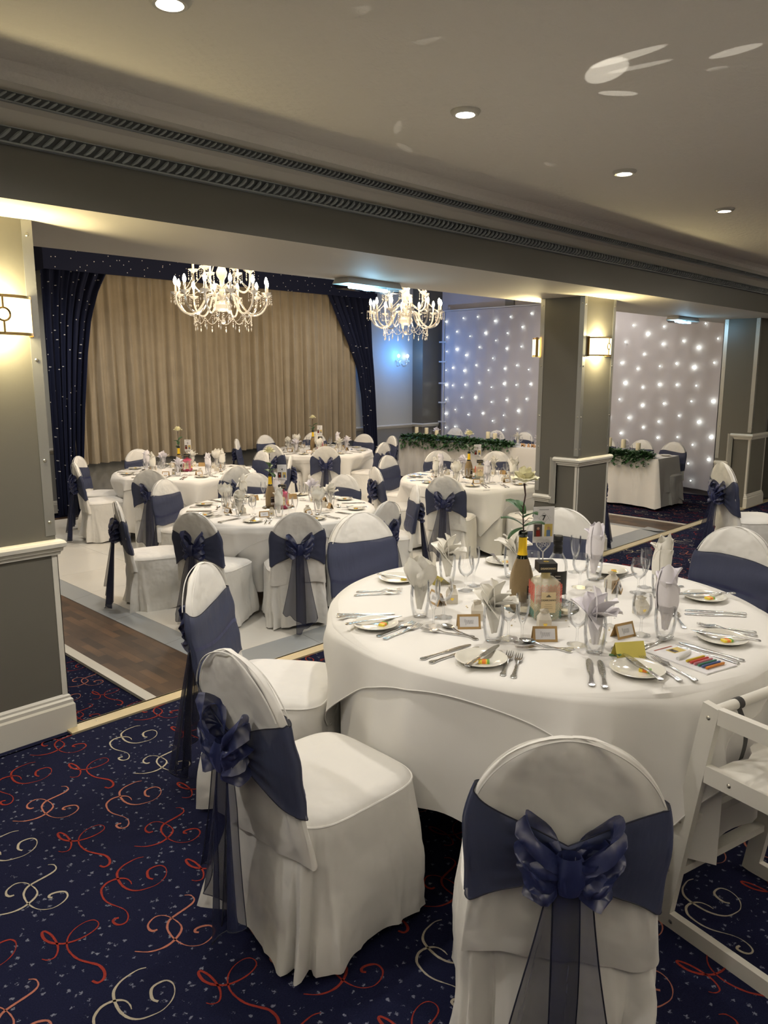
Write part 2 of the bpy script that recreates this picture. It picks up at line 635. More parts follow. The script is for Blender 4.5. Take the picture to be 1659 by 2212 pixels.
# ---------------------------------------------------------------- floors
SWIRL = {
 'A': ([(-120, 8), (-95, -21), (-65, -36), (-35, -39), (-5, -30), (20, -14), (32, 8), (31, 45), (19, 82), (-5, 97), (-35, 84), (-45, 63), (-41, 46), (-28, 42)],
       [(113, 121), (127, 107), (125, 82), (108, 69), (77, 63), (45, 59), (18, 52), (-2, 30), (-10, 3), (-12, -34), (-5, -70), (11, -95), (37, -109), (69, -104), (92, -86), (95, -59), (76, -43), (56, -39), (47, -48), (54, -58)]),
 'B': ([(119, 44), (99, 53), (72, 53), (43, 48), (16, 31), (3, 6), (-4, -24), (-6, -53), (1, -84), (19, -107), (49, -119), (78, -123), (109, -112), (131, -91), (142, -63), (136, -40), (116, -32), (96, -34), (83, -48), (75, -72), (82, -89)],
       [(19, -62), (23, -46), (21, -25), (9, -9), (-10, 1), (-35, 2), (-58, -11), (-70, -29), (-79, -65), (-77, -96), (-67, -125), (-58, -150), (-56, -175), (-64, -200), (-79, -216), (-96, -215), (-106, -202), (-106, -184), (-98, -178), (-86, -182)]),
 'C': ([(-73, -5), (-64, -20), (-45, -25), (-27, -5), (-17, 24), (-14, 71), (-22, 103), (-32, 98), (-36, 68), (-27, 39), (-11, 18), (5, 6), (34, -3), (68, -4), (99, 6), (110, 25), (104, 45), (82, 54), (49, 49), (19, 29), (1, -2), (-5, -35), (0, -79), (17, -115), (32, -145), (32, -179), (19, -202), (0, -204), (-7, -186)],),
}


def smooth_path(p, k=3):
    out = []
    n = len(p)
    for i in range(n - 1):
        a, b, c, d = p[max(i - 1, 0)], p[i], p[i + 1], p[min(i + 2, n - 1)]
        for j in range(k):
            t = j / k
            out.append(tuple(.5 * (2 * b[q] + (c[q] - a[q]) * t + (2 * a[q] - 5 * b[q] + 4 * c[q] - d[q]) * t * t + (3 * b[q] - a[q] - 3 * c[q] + d[q]) * t ** 3) for q in (0, 1)))
    out.append(p[-1])
    return out


RIB = {}
for kname, paths in SWIRL.items():
    RIB[kname] = []
    for pth in paths:
        sp = smooth_path(pth)
        n = len(sp)
        L, R = [], []
        rr = random.Random(len(sp))
        for i, (x, y) in enumerate(sp):
            a, b = sp[max(i - 1, 0)], sp[min(i + 1, n - 1)]
            dx, dy = b[0] - a[0], b[1] - a[1]
            q = sqrt(dx * dx + dy * dy) or 1
            t = i / (n - 1)
            w = 1.5 + 2.6 * (.5 + .5 * sin(2 * pi * (t * 1.6 - .2))) + rr.uniform(-.5, .5)
            L.append((x - dy / q * w, y + dx / q * w))
            R.append((x + dy / q * w, y - dx / q * w))
        RIB[kname].append((L, R))


def carpet_piece(x0, x1, y0, y1, z, parent=None, name='floor'):
    b = MB()
    b.box((x0, y0, z - .04), (x1, y1, z), 0)
    base = {'A': (1.02, 2.85), 'B': (1.02, 2.26), 'C': (.77, 2.08)}
    for i in range(-60, 80):
        for j in range(-60, 80):
            for kn, (bx, by) in base.items():
                cx, cy = bx + i * .2465 + j * .2465, by + i * .473 - j * .473
                if not (x0 + .14 < cx < x1 - .14 and y0 + .23 < cy < y1 - .14):
                    # cut motifs are left whole only where they fit
                    if not (x0 + .02 < cx < x1 - .02 and y0 + .02 < cy < y1 - .02):
                        continue
                h = (i * 7 + j * 13 + ord(kn) * 3) % 6
                ci = {0: 1, 1: 2, 2: 3, 3: 2, 4: 1, 5: 3}[h]
                if kn == 'C':
                    ci = 1
                for (L, R) in RIB[kn]:
                    vs, fs = [], []
                    for (p, q) in zip(L, R):
                        for (ux, uy) in (p, q):
                            X = min(max(cx + ux * .001, x0), x1)
                            Y = min(max(cy + uy * .001, y0), y1)
                            vs.append((X, Y, z + .0012))
                    for k in range(len(L) - 1):
                        fs.append((2 * k, 2 * k + 1, 2 * k + 3, 2 * k + 2))
                    b.add(vs, fs, ci)
    return struct(b, name, ['carpet', 'c_red', 'c_pink', 'c_cream'])


carpet_piece(-2.2, 12.2, -2.0, 3.41, 0)
carpet_piece(.5, 2.16, 3.475, 5.4, ZI)
carpet_piece(9.94, 12.6, 3.475, 11, ZI)

b = MB()
b.box((2.2, 3.475, ZI - .04), (9.92, 10.6, ZI + .002))
struct(b, 'floor', 'parquet')
b = MB()
b.box((.5, 3.475, ZI - .06), (12.6, 11.2, ZI - .041))
struct(b, 'floor', 'carpet')
b = MB()
b.box((-2.2, 3.40, -.30), (12.2, 3.47, 0), 1)
b.box((1.36, 3.385, 0), (12.2, 3.474, .010), 0)
b.box((1.36, 3.462, -.03), (12.2, 3.476, .010), 0)
for x in (1.5, 2.1, 2.7, 3.3):
    b.lathe([(.001, .0115), (.005, .0105), (.005, .009)], 8, 2, (x, 3.43, 0))
struct(b, 'trim_1', ['nosing', 'carpet', 'screw'])
b = MB()
b.box((2.13, 3.475, ZI), (2.2, 10.6, ZI + .02))
b.box((9.90, 3.475, ZI), (9.95, 10.6, ZI + .012))
struct(b, 'trim_2', 'trim')

DF = thing('dance_floor', 'raised white panelled dance floor with grey bevelled border, laid over the brown parquet', 'dance floor', (2.74, 3.55, ZI + .002))
b = MB()
x = .19
for i in range(8):
    for j in range(8):
        xa = .19 + i * .78
        ya = .88 + j * .74
        if xa > 6.3:
            continue
        b.box((xa, ya, 0), (min(xa + .778, 6.42), ya + .738, .022))
b.build('floor_panels', 'white_tile', DF, False)
b = MB()
for j in range(8):
    ya = .64 + j * .8
    b.add([(0, ya, .002), (.188, ya, .022), (.188, ya + .797, .022), (0, ya + .797, .002)], [(0, 1, 2, 3)])
    b.add([(6.62, ya, .002), (6.425, ya, .022), (6.425, ya + .797, .022), (6.62, ya + .797, .002)], [(3, 2, 1, 0)])
for i in range(8):
    xa = i * .828
    b.add([(xa, .62, .002), (xa + .825, .62, .002), (xa + .825, .878, .022), (xa, .878, .022)], [(0, 1, 2, 3)])
b.build('border_ramp', 'grey_border', DF, False)

# ---------------------------------------------------------------- shell
b = MB()
b.box((-2.2, -2.0, CEIL), (12.2, 2.96, CEIL + .1))
struct(b, 'ceiling', 'ceiling')
b = MB()
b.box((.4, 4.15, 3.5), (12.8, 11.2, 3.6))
struct(b, 'ceiling', 'soffit')
# beam with coved cornice
b = MB()
prof = [(3.10, 2.30), (3.10, 2.485), (3.10, 2.55), (3.055, 2.60), (3.03, 2.612), (3.03, 2.655), (3.012, 2.680), (2.98, 2.703), (2.93, 2.7195), (2.93, 2.9), (4.15, 2.9), (4.15, 2.30)]
n = len(prof)
vs = [(-2.2, y, z) for y, z in prof] + [(12.2, y, z) for y, z in prof]
for i in range(n):
    j = (i + 1) % n
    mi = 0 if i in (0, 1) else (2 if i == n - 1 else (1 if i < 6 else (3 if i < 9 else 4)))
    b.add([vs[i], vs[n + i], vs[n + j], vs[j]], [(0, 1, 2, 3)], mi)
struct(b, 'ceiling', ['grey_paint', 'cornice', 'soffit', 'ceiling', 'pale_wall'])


def rope(y, z, r, pitch, name, x0=-1.2, x1=11.5):
    b = MB()
    L = x1 - x0
    n = int(L / pitch * 3)
    # shadow-coloured back strip and twisted strands
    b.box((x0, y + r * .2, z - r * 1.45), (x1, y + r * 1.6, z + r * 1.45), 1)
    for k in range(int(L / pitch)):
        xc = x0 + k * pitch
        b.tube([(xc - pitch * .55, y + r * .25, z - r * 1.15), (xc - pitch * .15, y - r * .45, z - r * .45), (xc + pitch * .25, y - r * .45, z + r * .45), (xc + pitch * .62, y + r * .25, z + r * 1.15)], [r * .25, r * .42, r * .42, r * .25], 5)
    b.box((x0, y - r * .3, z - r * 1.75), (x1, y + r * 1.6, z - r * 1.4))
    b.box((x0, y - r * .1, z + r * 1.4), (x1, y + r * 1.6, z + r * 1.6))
    return struct(b, name, ['rope', 'rope_shadow'], True)


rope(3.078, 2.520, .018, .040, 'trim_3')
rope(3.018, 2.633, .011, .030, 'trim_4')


def moulding(b, path, prof, mi=0, closed=False, z0=0.):
    """sweep profile [(out, z)] along xy path; outward is to the right of travel"""
    n = len(path)
    rows = []
    for i, p in enumerate(path):
        def nrm(a, c):
            dx, dy = c[0] - a[0], c[1] - a[1]
            q = sqrt(dx * dx + dy * dy)
            return (dy / q, -dx / q)
        n1 = nrm(path[i - 1], p) if (i > 0 or closed) else None
        n2 = nrm(p, path[(i + 1) % n]) if (i < n - 1 or closed) else None
        n1 = n1 or n2
        n2 = n2 or n1
        m = (n1[0] + n2[0], n1[1] + n2[1])
        d = 1 + n1[0] * n2[0] + n1[1] * n2[1]
        m = (m[0] / d, m[1] / d)
        rows.append([(p[0] + m[0] * o, p[1] + m[1] * o, z + z0) for o, z in prof])
    k = len(prof)
    vs = [q for r in rows for q in r]
    fs = []
    for i in range(n - 1 + (1 if closed else 0)):
        i2 = (i + 1) % n
        for j in range(k - 1):
            fs.append((i * k + j, i2 * k + j, i2 * k + j + 1, i * k + j + 1))
    b.add(vs, fs, mi)
    if not closed:
        b.add(rows[0], [tuple(reversed(range(k)))], mi)
        b.add(rows[-1], [tuple(range(k))], mi)


RAIL = [(0, -.034), (.012, -.034), (.015, -.020), (.022, -.016), (.024, -.002), (.034, .003), (.036, .020), (.030, .030), (.022, .034), (0, .036)]
SKIRT = [(0, 0), (.024, 0), (.024, .125), (.018, .135), (.018, .150), (.010, .158), (.010, .168), (0, .178)]


def screws(b, pts, axis, mi):
    for p in pts:
        R = {'y': Matrix.Rotation(pi / 2, 4, 'X'), 'x': Matrix.Rotation(-pi / 2, 4, 'Y')}[axis]
        b.lathe([(.0001, .004), (.006, .0035), (.0085, 0)], 10, mi, (0, 0, 0), Matrix.Translation(p) @ R)


def pillar(x0, x1, y0, y1, num, stepdown):
    b = MB()
    b.box((x0, y0, ZI), (x1, y1, BEAM_Z))
    o = struct(b, 'wall_pillar_%d' % num, 'pillar_paint')
    g = MB()
    e, t = .042, .0025
    for (cx, sx) in ((x0, 1), (x1, -1)):
        for (cy, sy) in ((y0, 1), (y1, -1)):
            za = .94 if sy > 0 else (.60 if stepdown else .94)
            xa, xb = sorted((cx, cx + sx * e))
            ya, yb = sorted((cy - sy * t, cy))
            g.box((xa, ya, za), (xb, yb, BEAM_Z - .002))
            xa, xb = sorted((cx - sx * t, cx))
            ya, yb = sorted((cy - sy * t, cy + sy * e))
            g.box((xa, ya, za), (xb, yb, BEAM_Z - .002))
    o2 = g.build('corner_guard', 'steel', o, False)
    g = MB()
    zs = (1.0, 1.28, 1.72, 2.24)
    screws(g, [(x0 + .02, y0 - t, z) for z in zs] + [(x1 - .02, y0 - t, z) for z in zs], 'y', 0)
    screws(g, [(x0 - t, y0 + .02, z) for z in zs] + [(x0 - t, y1 - .02, z) for z in zs], 'x', 0)
    g.build('screw', 'screw', o2)
    m = MB()
    ym = y0 + .235
    if stepdown:
        # rail runs along the front, turns the corner, drops on the side to the lower room's level
        moulding(m, [(x1 + .03, y0), (x0, y0), (x0, ym)][::-1], [(o, z + .885) for o, z in RAIL])
        moulding(m, [(x0, y1), (x0, ym)], [(o, z + .535) for o, z in RAIL])
        mm = [(.004, -.034), (.020, -.034), (.030, -.01), (.034, .012), (.026, .030), (.004, .034)]
        for k in range(len(mm) - 1):
            (o1, w1), (o2_, w2) = mm[k], mm[k + 1]
            m.add([(x0 - o1, ym + w1, .50), (x0 - o1, ym + w1, .915), (x0 - o2_, ym + w2, .915), (x0 - o2_, ym + w2, .50)], [(0, 1, 2, 3), (3, 2, 1, 0)])
    else:
        moulding(m, [(x0, y1), (x0, y0), (x1, y0), (x1, y1)], [(o, z + .885) for o, z in RAIL])
    m.build('dado_rail', 'trim', o, False)
    m = MB()
    # white corner strips under the rail
    for (cx, sx) in ((x0, 1), (x1, -1)):
        xa, xb = sorted((cx - sx * .003, cx + sx * .024))
        m.box((xa, y0 - .003, .17), (xb, y0 + .0001, .852))
    m.box((x1 - .0001, y0 - .003, .17), (x1 + .003, y0 + .024, .852))
    m.box((x0 - .003, y0 - .003, .17), (x0 + .0001, y0 + .024, .852))
    m.build('corner_strip', 'trim', o, False)
    m = MB()
    moulding(m, [(x0, y0 + .02), (x0, y0), (x1, y0), (x1, y0 + .02)], SKIRT)
    moulding(m, [(x0, y1), (x0, y0 + .022)], [(o, z + ZI) for o, z in SKIRT])
    m.build('baseboard', 'trim', o, False)
    return o


pillar(.85, 1.385, 3.465, 3.90, 1, False)
pillar(5.965, 6.50, 3.50, 3.93, 2, True)
pillar(9.83, 10.36, 3.41, 3.82, 3, True)

# walls behind the viewer
b = MB()
b.box((-2.3, -2.1, 0), (11.0, -2.0, CEIL))
struct(b, 'wall_front', 'grey_paint')
b = MB()
b.box((-2.3, -2.0, 0), (-2.2, 3.5, CEIL))
struct(b, 'wall_left', 'grey_paint')
# walls of the sunken dance room
b = MB()
b.box((.4, 11.0, ZI), (12.7, 11.12, .52), 0)
b.box((.4, 11.0, .52), (12.7, 11.12, 3.5), 1)
o = struct(b, 'wall_back', ['lower_wall', 'pale_wall'])
m = MB()
moulding(m, [(12.0, 11.0), (.5, 11.0)][::-1], [(o_, z + .565) for o_, z in RAIL])
moulding(m, [(12.5, 10.72), (12.0, 10.72), (12.0, 11.0)][::-1], [(o_, z + .575) for o_, z in RAIL])
m.build('dado_rail', 'trim', o, False)
m = MB()
moulding(m, [(4.4, 11.0), (12.0, 11.0)], [(o_, z + ZI) for o_, z in SKIRT])
m.build('baseboard', 'trim', o, False)
b = MB()
b.box((12.0, 10.72, ZI), (12.6, 11.0, 3.5))
struct(b, 'wall_corner', 'pillar_paint')
b = MB()
b.box((12.6, 3.82, ZI), (12.75, 11.1, 3.5))
b.box((12.56, 8.9, 2.86), (12.6, 9.1, 3.5), 1)
struct(b, 'wall_right', ['backdrop', 'lower_wall'])
b = MB()
b.box((.4, 3.9, ZI), (.5, 11.1, 3.5))
struct(b, 'wall_left', 'pale_wall')
b = MB()
b.box((10.36, 3.6, ZI), (12.75, 3.82, 3.5))
b.box((10.9, -2.0, 0), (11.0, 3.6, CEIL))
struct(b, 'wall_right', 'pillar_paint')
b = MB()
b.box((-2.3, 3.47, ZI), (.85, 3.6, BEAM_Z), 0)
struct(b, 'wall_left', 'pillar_paint')

# ---------------------------------------------------------------- curtains
def drape(fn, nu, nv, name, m, parent, ang=60):
    b = MB()
    b.grid(fn, nu, nv)
    return b.build(name, m, parent, True, ang)


CT = thing('stage_curtains', 'tall beige pleated curtain framed by navy star-spangled side drapes and pelmet on the end wall', 'curtain', (7.4, 10.9, 0))
rr = random.Random(5)
PH = [rr.uniform(0, 6.28) for _ in range(9)]


def beige(u, v):
    x = -2.72 + u * 5.5
    z = .36 + v * 2.70 + .012 * sin(x * 3)
    s = x * 2 * pi
    a = .018 + .035 * (1 - v)
    y = a * (sin(s * 6.2 + PH[0] + .6 * sin(s * .9 + PH[4])) + .45 * sin(s * 10.7 + PH[1] + 1.2 * v)) + .02 * sin(s * 1.1 + PH[2]) * (1 - v)
    return (x, -.02 + y - .06, z)


drape(beige, 560, 8, 'centre_curtain', 'beige', CT)


def interp(t, pts):
    for i in range(len(pts) - 1):
        if t <= pts[i + 1][0]:
            a, b_ = pts[i], pts[i + 1]
            return a[1] + (b_[1] - a[1]) * (t - a[0]) / (b_[0] - a[0])
    return pts[-1][1]


def navy(side):
    # inner edge against height
    if side < 0:
        edge = [(ZI, 4.74), (.4, 4.76), (1.2, 4.84), (1.9, 4.93), (2.4, 5.02), (2.8, 5.16), (3.06, 5.30)]
        out = [(ZI, 4.36), (3.06, 4.36)]
    else:
        edge = [(ZI, 10.38), (.4, 10.34), (1.2, 10.28), (1.75, 10.16), (2.2, 9.92), (2.6, 9.68), (3.06, 9.42)]
        out = [(ZI, 10.72), (1.0, 10.64), (3.06, 10.50)]

    def fn(u, v):
        z = ZI + .01 + v * (3.05 - ZI)
        xo, xi = interp(z, out), interp(z, edge)
        x = xo + (xi - xo) * u
        y = .045 * sin(u * 2 * pi * 7 + PH[5]) + .02 * sin(u * 2 * pi * 13 + PH[6] + v * 2)
        return (x - 7.4, y - .17, z)
    return fn


drape(navy(-1), 110, 24, 'side_drape', 'star_navy', CT)
drape(navy(1), 110, 24, 'side_drape', 'star_navy', CT)
b = MB()
b.box((-3.05, -.32, 3.01), (3.15, -.29, 3.42))
b.box((-3.05, -.29, 3.01), (-3.02, 0.09, 3.42))
b.box((3.12, -.29, 3.01), (3.15, 0.09, 3.42))
b.box((-3.05, -.29, 3.39), (3.15, 0.09, 3.42))
b.build('pelmet', 'star_navy', CT, False)
# ---------------------------------------------------------------- starlight backdrop
FAIRY = [(10.48, 2.68), (10.03, 2.73), (9.67, 2.74), (9.24, 2.64), (8.88, 2.7), (8.41, 2.74), (10.19, 2.47), (9.85, 2.37), (9.47, 2.42), (8.94, 2.4), (8.6, 2.5), (10.45, 2.37), (9.21, 2.27), (10.19, 2.12), (9.61, 2.15), (8.95, 2.11), (8.61, 2.14), (10.45, 2.08), (9.94, 2.0), (9.27, 1.93), (10.28, 1.75), (9.68, 1.8), (10.46, 1.7), (9.98, 1.69), (9.37, 1.7), (8.98, 1.73), (8.7, 1.79), (8.43, 1.71), (10.46, 1.4), (10.28, 1.39), (9.95, 1.41), (9.6, 1.45), (9.29, 1.37), (8.99, 1.44), (8.7, 1.42), (8.38, 1.44), (10.45, 1.1), (10.04, 1.15), (9.69, 1.16), (9.28, 1.08), (8.92, 1.13), (8.46, 1.16), (10.2, 0.9), (10.46, 0.81), (9.86, 0.81), (9.49, 0.85), (9.24, 0.71), (8.98, 0.83), (8.64, 0.93), (10.45, 0.52), (10.2, 0.55), (8.98, 0.54), (8.64, 0.58), (8.39, 0.47), (6.36, 2.44), (6.74, 2.42), (5.82, 2.4), (5.14, 2.42), (6.1, 2.29), (6.49, 2.17), (5.82, 2.12), (5.48, 2.16), (4.93, 2.18), (5.23, 2.05), (6.14, 1.96), (6.54, 1.82), (5.57, 1.8), (5.85, 1.76), (5.28, 1.74), (4.96, 1.81), (6.86, 1.73), (6.24, 1.72), (6.81, 1.46), (6.46, 1.48), (6.13, 1.41), (5.84, 1.46), (5.54, 1.46), (5.22, 1.45), (6.9, 1.2), (6.54, 1.2), (6.12, 1.11), (5.74, 1.15), (5.28, 1.2), (4.94, 1.21), (6.73, 0.87), (6.35, 0.89), (5.81, 0.85), (5.47, 0.96), (5.14, 0.87), (6.08, 0.74), (6.48, 0.62), (5.81, 0.58), (5.47, 0.61), (4.93, 0.64), (5.21, 0.5), (4.94, 0.28), (5.26, 0.19), (5.2, -0.09)]
BD = thing('starlight_backdrop', 'white voile backdrop dotted with tiny fairy lights hung along the wall behind the head table', 'backdrop', (12.5, 7.7, 0))


def bdf(u, v):
    y = -2.84 + u * 5.66
    z = -.24 + v * 3.12
    return (-.03 + .006 * sin(y * 9) + .004 * sin(y * 23 + z) + .03 * (1 - v) ** 3 * sin(y * 5 + 1), y, z + .03 * (1 - v) * sin(y * 2.2))


drape(bdf, 160, 20, 'voile_panel', 'backdrop', BD)
b = MB()
b.tube([(-.02, 2.86, ZI), (-.02, 2.86, 2.9), (-.02, -2.8, 2.9)], .016, 8)
b.tube([(-.02, -2.86, ZI), (-.02, -2.86, 2.9)], .016, 8)
for z in (.62, 1.02, 1.42, 1.86, 2.26):
    b.box((-.05, 2.78, z), (-.03, 2.97, z + .03))
b.build('support_pole', 'white_plastic', BD)
fm = MB()
fm.ball((0, 0, 0), .014, 8)
f0 = fm.build('fairy_light', 'fairy', BD)
for k, (y, z) in enumerate(FAIRY):
    o = f0 if k == 0 else f0.copy()
    if k:
        COL.objects.link(o)
        o.parent = BD
    o.location = (-.062, y - 7.7, z)
    q = (1.0, .8, .65, 1.25, .75)[k % 5] * (1.15 if y < 7 else .9)
    o.scale = (q, q, q)

# ---------------------------------------------------------------- ceiling downlights
b = MB()
DL = thing('ceiling_downlight', '', 'downlight')
b.lathe([(.050, -.016), (.056, -.012), (.062, -.004), (.062, 0)], 28)
b.lathe([(.036, -.004), (.040, -.016), (.050, -.016)], 28)
b.build('bezel', 'trim', DL)
b = MB()
b.lathe([(.0001, -.006), (.022, -.007), (.036, -.008)], 20)
b.build('lamp_lens', 'lens', DL)
DLAB = [None, 'recessed ceiling downlight at the very top left of the photo, above the left pillar side',
        'largest fully visible recessed ceiling downlight with a pale ring, near the middle of the ceiling',
        'recessed ceiling downlight between the middle one and the small far right one',
        'small far recessed ceiling downlight nearest the right end of the beam']
for i, (x, y) in enumerate(DOWN):
    if 1 <= i <= 4:
        place(DL, (x, y, CEIL), 0, DLAB[i], 'recessed ceiling downlights')


# ---------------------------------------------------------------- pillar sconces
def sconce(loc, rz, label):
    """front faces local -Y"""
    t = thing('wall_sconce', label, 'wall light', loc, rz, 'half round pillar sconces')
    b = MB()

    def sh(u, v):
        a = pi * u
        return (-.148 * cos(a), -.012 - .105 * sin(a), -.072 + .144 * v)
    b.grid(sh, 22, 4)
    b.build('lamp_shade', 'shade_hot', t)
    b = MB()
    for z in (-.076, .074):
        b.grid(lambda u, v: (-.152 * cos(pi * u), -.010 - .109 * sin(pi * u), z - .006 + .012 * v), 22, 1)
    b.box((-.153, -.02, -.085), (-.141, 0, .085))
    b.box((.141, -.02, -.085), (.153, 0, .085))
    b.build('brass_rim', 'brass', t)
    b = MB()
    b.tube([(.026 * cos(a), -.121, .026 * sin(a)) for a in [2 * pi * k / 20 for k in range(21)]], .004, 6)
    b.tube([(0, -.121, -.072), (0, -.121, -.026)], .004, 6)
    b.tube([(0, -.121, .072), (0, -.121, .026)], .004, 6)
    b.build('ring_emblem', 'brass', t)
    R = Matrix.Rotation(rz, 3, 'Z')
    for dz in (.05, -.05):
        p = Vector(loc) + R @ Vector((0, -.055, dz))
        lamp('sconce_lamp', 'POINT', p, 15.0, (1., .83, .45), .03)
    return t


sconce((1.20, 3.465, 1.90), 0, 'glowing half-round wall sconce with ring emblem, cut by the left edge on the left pillar')
sconce((6.19, 3.50, 1.885), 0, 'glowing half-round wall sconce on the front of the centre pillar')
sconce((6.08, 3.93, 1.885), pi, 'lit wall sconce on the rear of the centre pillar, peeking out left of it')


# ---------------------------------------------------------------- emergency lights on the soffit
def exit_light(loc, rz, label):
    t = thing('emergency_light', label, 'emergency light', loc, rz, 'blue-lit emergency bulkhead lights')
    b = MB()
    b.add([(-.27, -.065, 0), (.27, -.065, 0), (.27, .065, 0), (-.27, .065, 0), (-.29, -.075, -.04), (.29, -.075, -.04), (.29, .075, -.04), (-.29, .075, -.04)],
          [(0, 1, 2, 3), (4, 5, 1, 0), (5, 6, 2, 1), (6, 7, 3, 2), (7, 4, 0, 3)])
    b.build('housing', 'white_plastic', t, False)
    b = MB()
    b.add([(-.29, -.075, -.04), (.29, -.075, -.04), (.29, .075, -.04), (-.29, .075, -.04), (-.265, -.055, -.072), (.265, -.055, -.072), (.265, .055, -.072), (-.265, .055, -.072)],
          [(4, 7, 6, 5), (4, 5, 1, 0), (5, 6, 2, 1), (6, 7, 3, 2), (7, 4, 0, 3)])
    b.build('diffuser', 'clear', t, False)
    b = MB()
    b.tube([(-.2, 0, -.055), (.2, 0, -.055)], .011, 8)
    b.build('fluorescent_tube', 'tube', t)
    lamp('emergency_lamp', 'POINT', (loc[0], loc[1], loc[2] - .11), 3.0, (.35, .7, 1.), .06)


exit_light((3.93, 4.03, BEAM_Z), radians(4), 'blue-lit emergency light on the soffit between the two chandeliers')
exit_light((9.1, 4.03, BEAM_Z), radians(0), 'small blue-lit emergency light on the soffit between centre and right pillars')


# ---------------------------------------------------------------- chandeliers
def bead_path(pts, step, r, b, drop=None):
    P = [Vector(p) for p in pts]
    acc = 0
    for i in range(len(P) - 1):
        d = (P[i + 1] - P[i])
        L = d.length
        while acc < L:
            b.octa(P[i] + d * (acc / L), r)
            acc += step
        acc -= L


def sag(a, c, s, n=14):
    a, c = Vector(a), Vector(c)
    return [a.lerp(c, k / n) - Vector((0, 0, 4 * s * (k / n) * (1 - k / n))) for k in range(n + 1)]


def chandelier(loc, rz, label, topz):
    t = thing('chandelier', label, 'chandelier', loc, rz, 'crystal chandeliers')
    # z = 0 is the lowest crystal
    b = MB()
    b.lathe([(.001, .20), (.05, .205), (.085, .235), (.10, .27), (.075, .30), (.03, .32), (.022, .36), (.035, .40), (.024, .44), (.024, .52), (.05, .56), (.058, .60), (.04, .64), (.022, .68), (.022, .80), (.045, .83), (.045, .86), (.015, .90), (.010, topz)], 18)
    b.build('stem', 'crystal', t)
    for tier, (n, ra, z0, dip, zc, off) in enumerate(((12, .475, .36, .19, .375, .0), (6, .29, .50, .10, .615, .26))):
        for k in range(n):
            a = 2 * pi * k / n + off
            ca, sa = cos(a), sin(a)
            b = MB()
            pts = []
            if tier == 0:
                ctl = [(.04, .33), (.10, .375), (.16, .36), (.20, .28), (.26, .20), (.33, .17), (.41, .20), (.46, .27), (ra, .345)]
            else:
                ctl = [(.03, .44), (.10, .47), (.17, .42), (.23, .40), (.28, .46), (ra, .585)]
            sp = smooth_path(ctl, 3)
            b.tube([(r * ca, r * sa, z) for r, z in sp], .0105, 7)
            arm = b.build('arm', 'crystal' if k % 2 else 'arm_glass', t)
            cx, cy = ra * ca, ra * sa
            b = MB()
            b.lathe([(.006, zc - .035), (.014, zc - .02), (.046, zc), (.052, zc + .012), (.044, zc + .008), (.012, zc + .002), (.012, zc + .05), (.0115, zc + .085), (.0001, zc + .086)], 10, 0, (cx, cy, 0))
            for q in range(5):
                aq = 2 * pi * q / 5 + a
                for w in range(3):
                    b.octa((cx + .046 * cos(aq), cy + .046 * sin(aq), zc - .012 - w * .020), .0065)
                b.octa((cx + .046 * cos(aq), cy + .046 * sin(aq), zc - .083), .008, 0, .018)
            b.build('drip_pan', 'crystal', arm)
            b = MB()
            b.lathe([(.009, zc + .085), (.0165, zc + .105), (.018, zc + .122), (.012, zc + .148), (.004, zc + .165), (.0001, zc + .168)], 10, 0, (cx, cy, 0))
            b.build('candle_bulb', 'bulb', arm)
    b = MB()
    for k in range(12):
        a0, a1 = 2 * pi * k / 12, 2 * pi * (k + 1) / 12
        r = .30
        bead_path(sag((r * cos(a0), r * sin(a0), .165), (r * cos(a1), r * sin(a1), .165), .075), .013, .0052, b)
        am = (a0 + a1) / 2
        b.octa((r * cos(am) * .96, r * sin(am) * .96, .060), .006, 0, .010)
        b.octa((r * cos(am) * .96, r * sin(am) * .96, .025), .010, 0, .024)
        for w in range(3):
            b.octa((r * cos(a0), r * sin(a0), .145 - w * .022), .006)
        b.octa((r * cos(a0), r * sin(a0), .075), .009, 0, .02)
    for k in range(8):
        a = 2 * pi * k / 8
        for w in range(3):
            b.octa((.09 * cos(a), .09 * sin(a), .21 - w * .02), .006)
        b.octa((.09 * cos(a), .09 * sin(a), .135), .009, 0, .022)
    b.ball((0, 0, .10), .026, 8)
    for w in range(3):
        b.octa((0, 0, .14 + w * .022), .006)
    for k in range(6):
        a = 2 * pi * k / 6 + .26
        bead_path(sag((.29 * cos(a), .29 * sin(a), .60), (.04 * cos(a), .04 * sin(a), 1.05), .10), .0125, .0055, b)
        bead_path(sag((.31 * cos(a + .05), .31 * sin(a + .05), .60), (.05 * cos(a), .05 * sin(a), 1.06), .14), .0125, .0055, b)
        a2 = a + pi / 6
        bead_path(sag((.46 * cos(a2), .46 * sin(a2), .385), (.29 * cos(a), .29 * sin(a), .58), .05), .0125, .0055, b)
        bead_path(sag((.46 * cos(a2), .46 * sin(a2), .385), (.29 * cos(a + pi / 3), .29 * sin(a + pi / 3), .58), .05), .0125, .0055, b)
    b.build('bead_garland', 'crystal', t)
    L = Vector(loc)
    lamp('chandelier_lamp', 'POINT', L + Vector((0, 0, .80)), 20, (1., .80, .56), .22)
    lamp('chandelier_lamp', 'POINT', L + Vector((0, 0, -.25)), 22, (1., .80, .56), .22)
    return t


chandelier((4.72, 7.02, 2.085), .1, 'large lit crystal chandelier with candle bulbs hanging before the beige stage curtain', 1.42)
chandelier((7.80, 7.28, 2.085), .35, 'lit crystal chandelier hanging left of the starlight backdrop, the farther of two', 1.42)

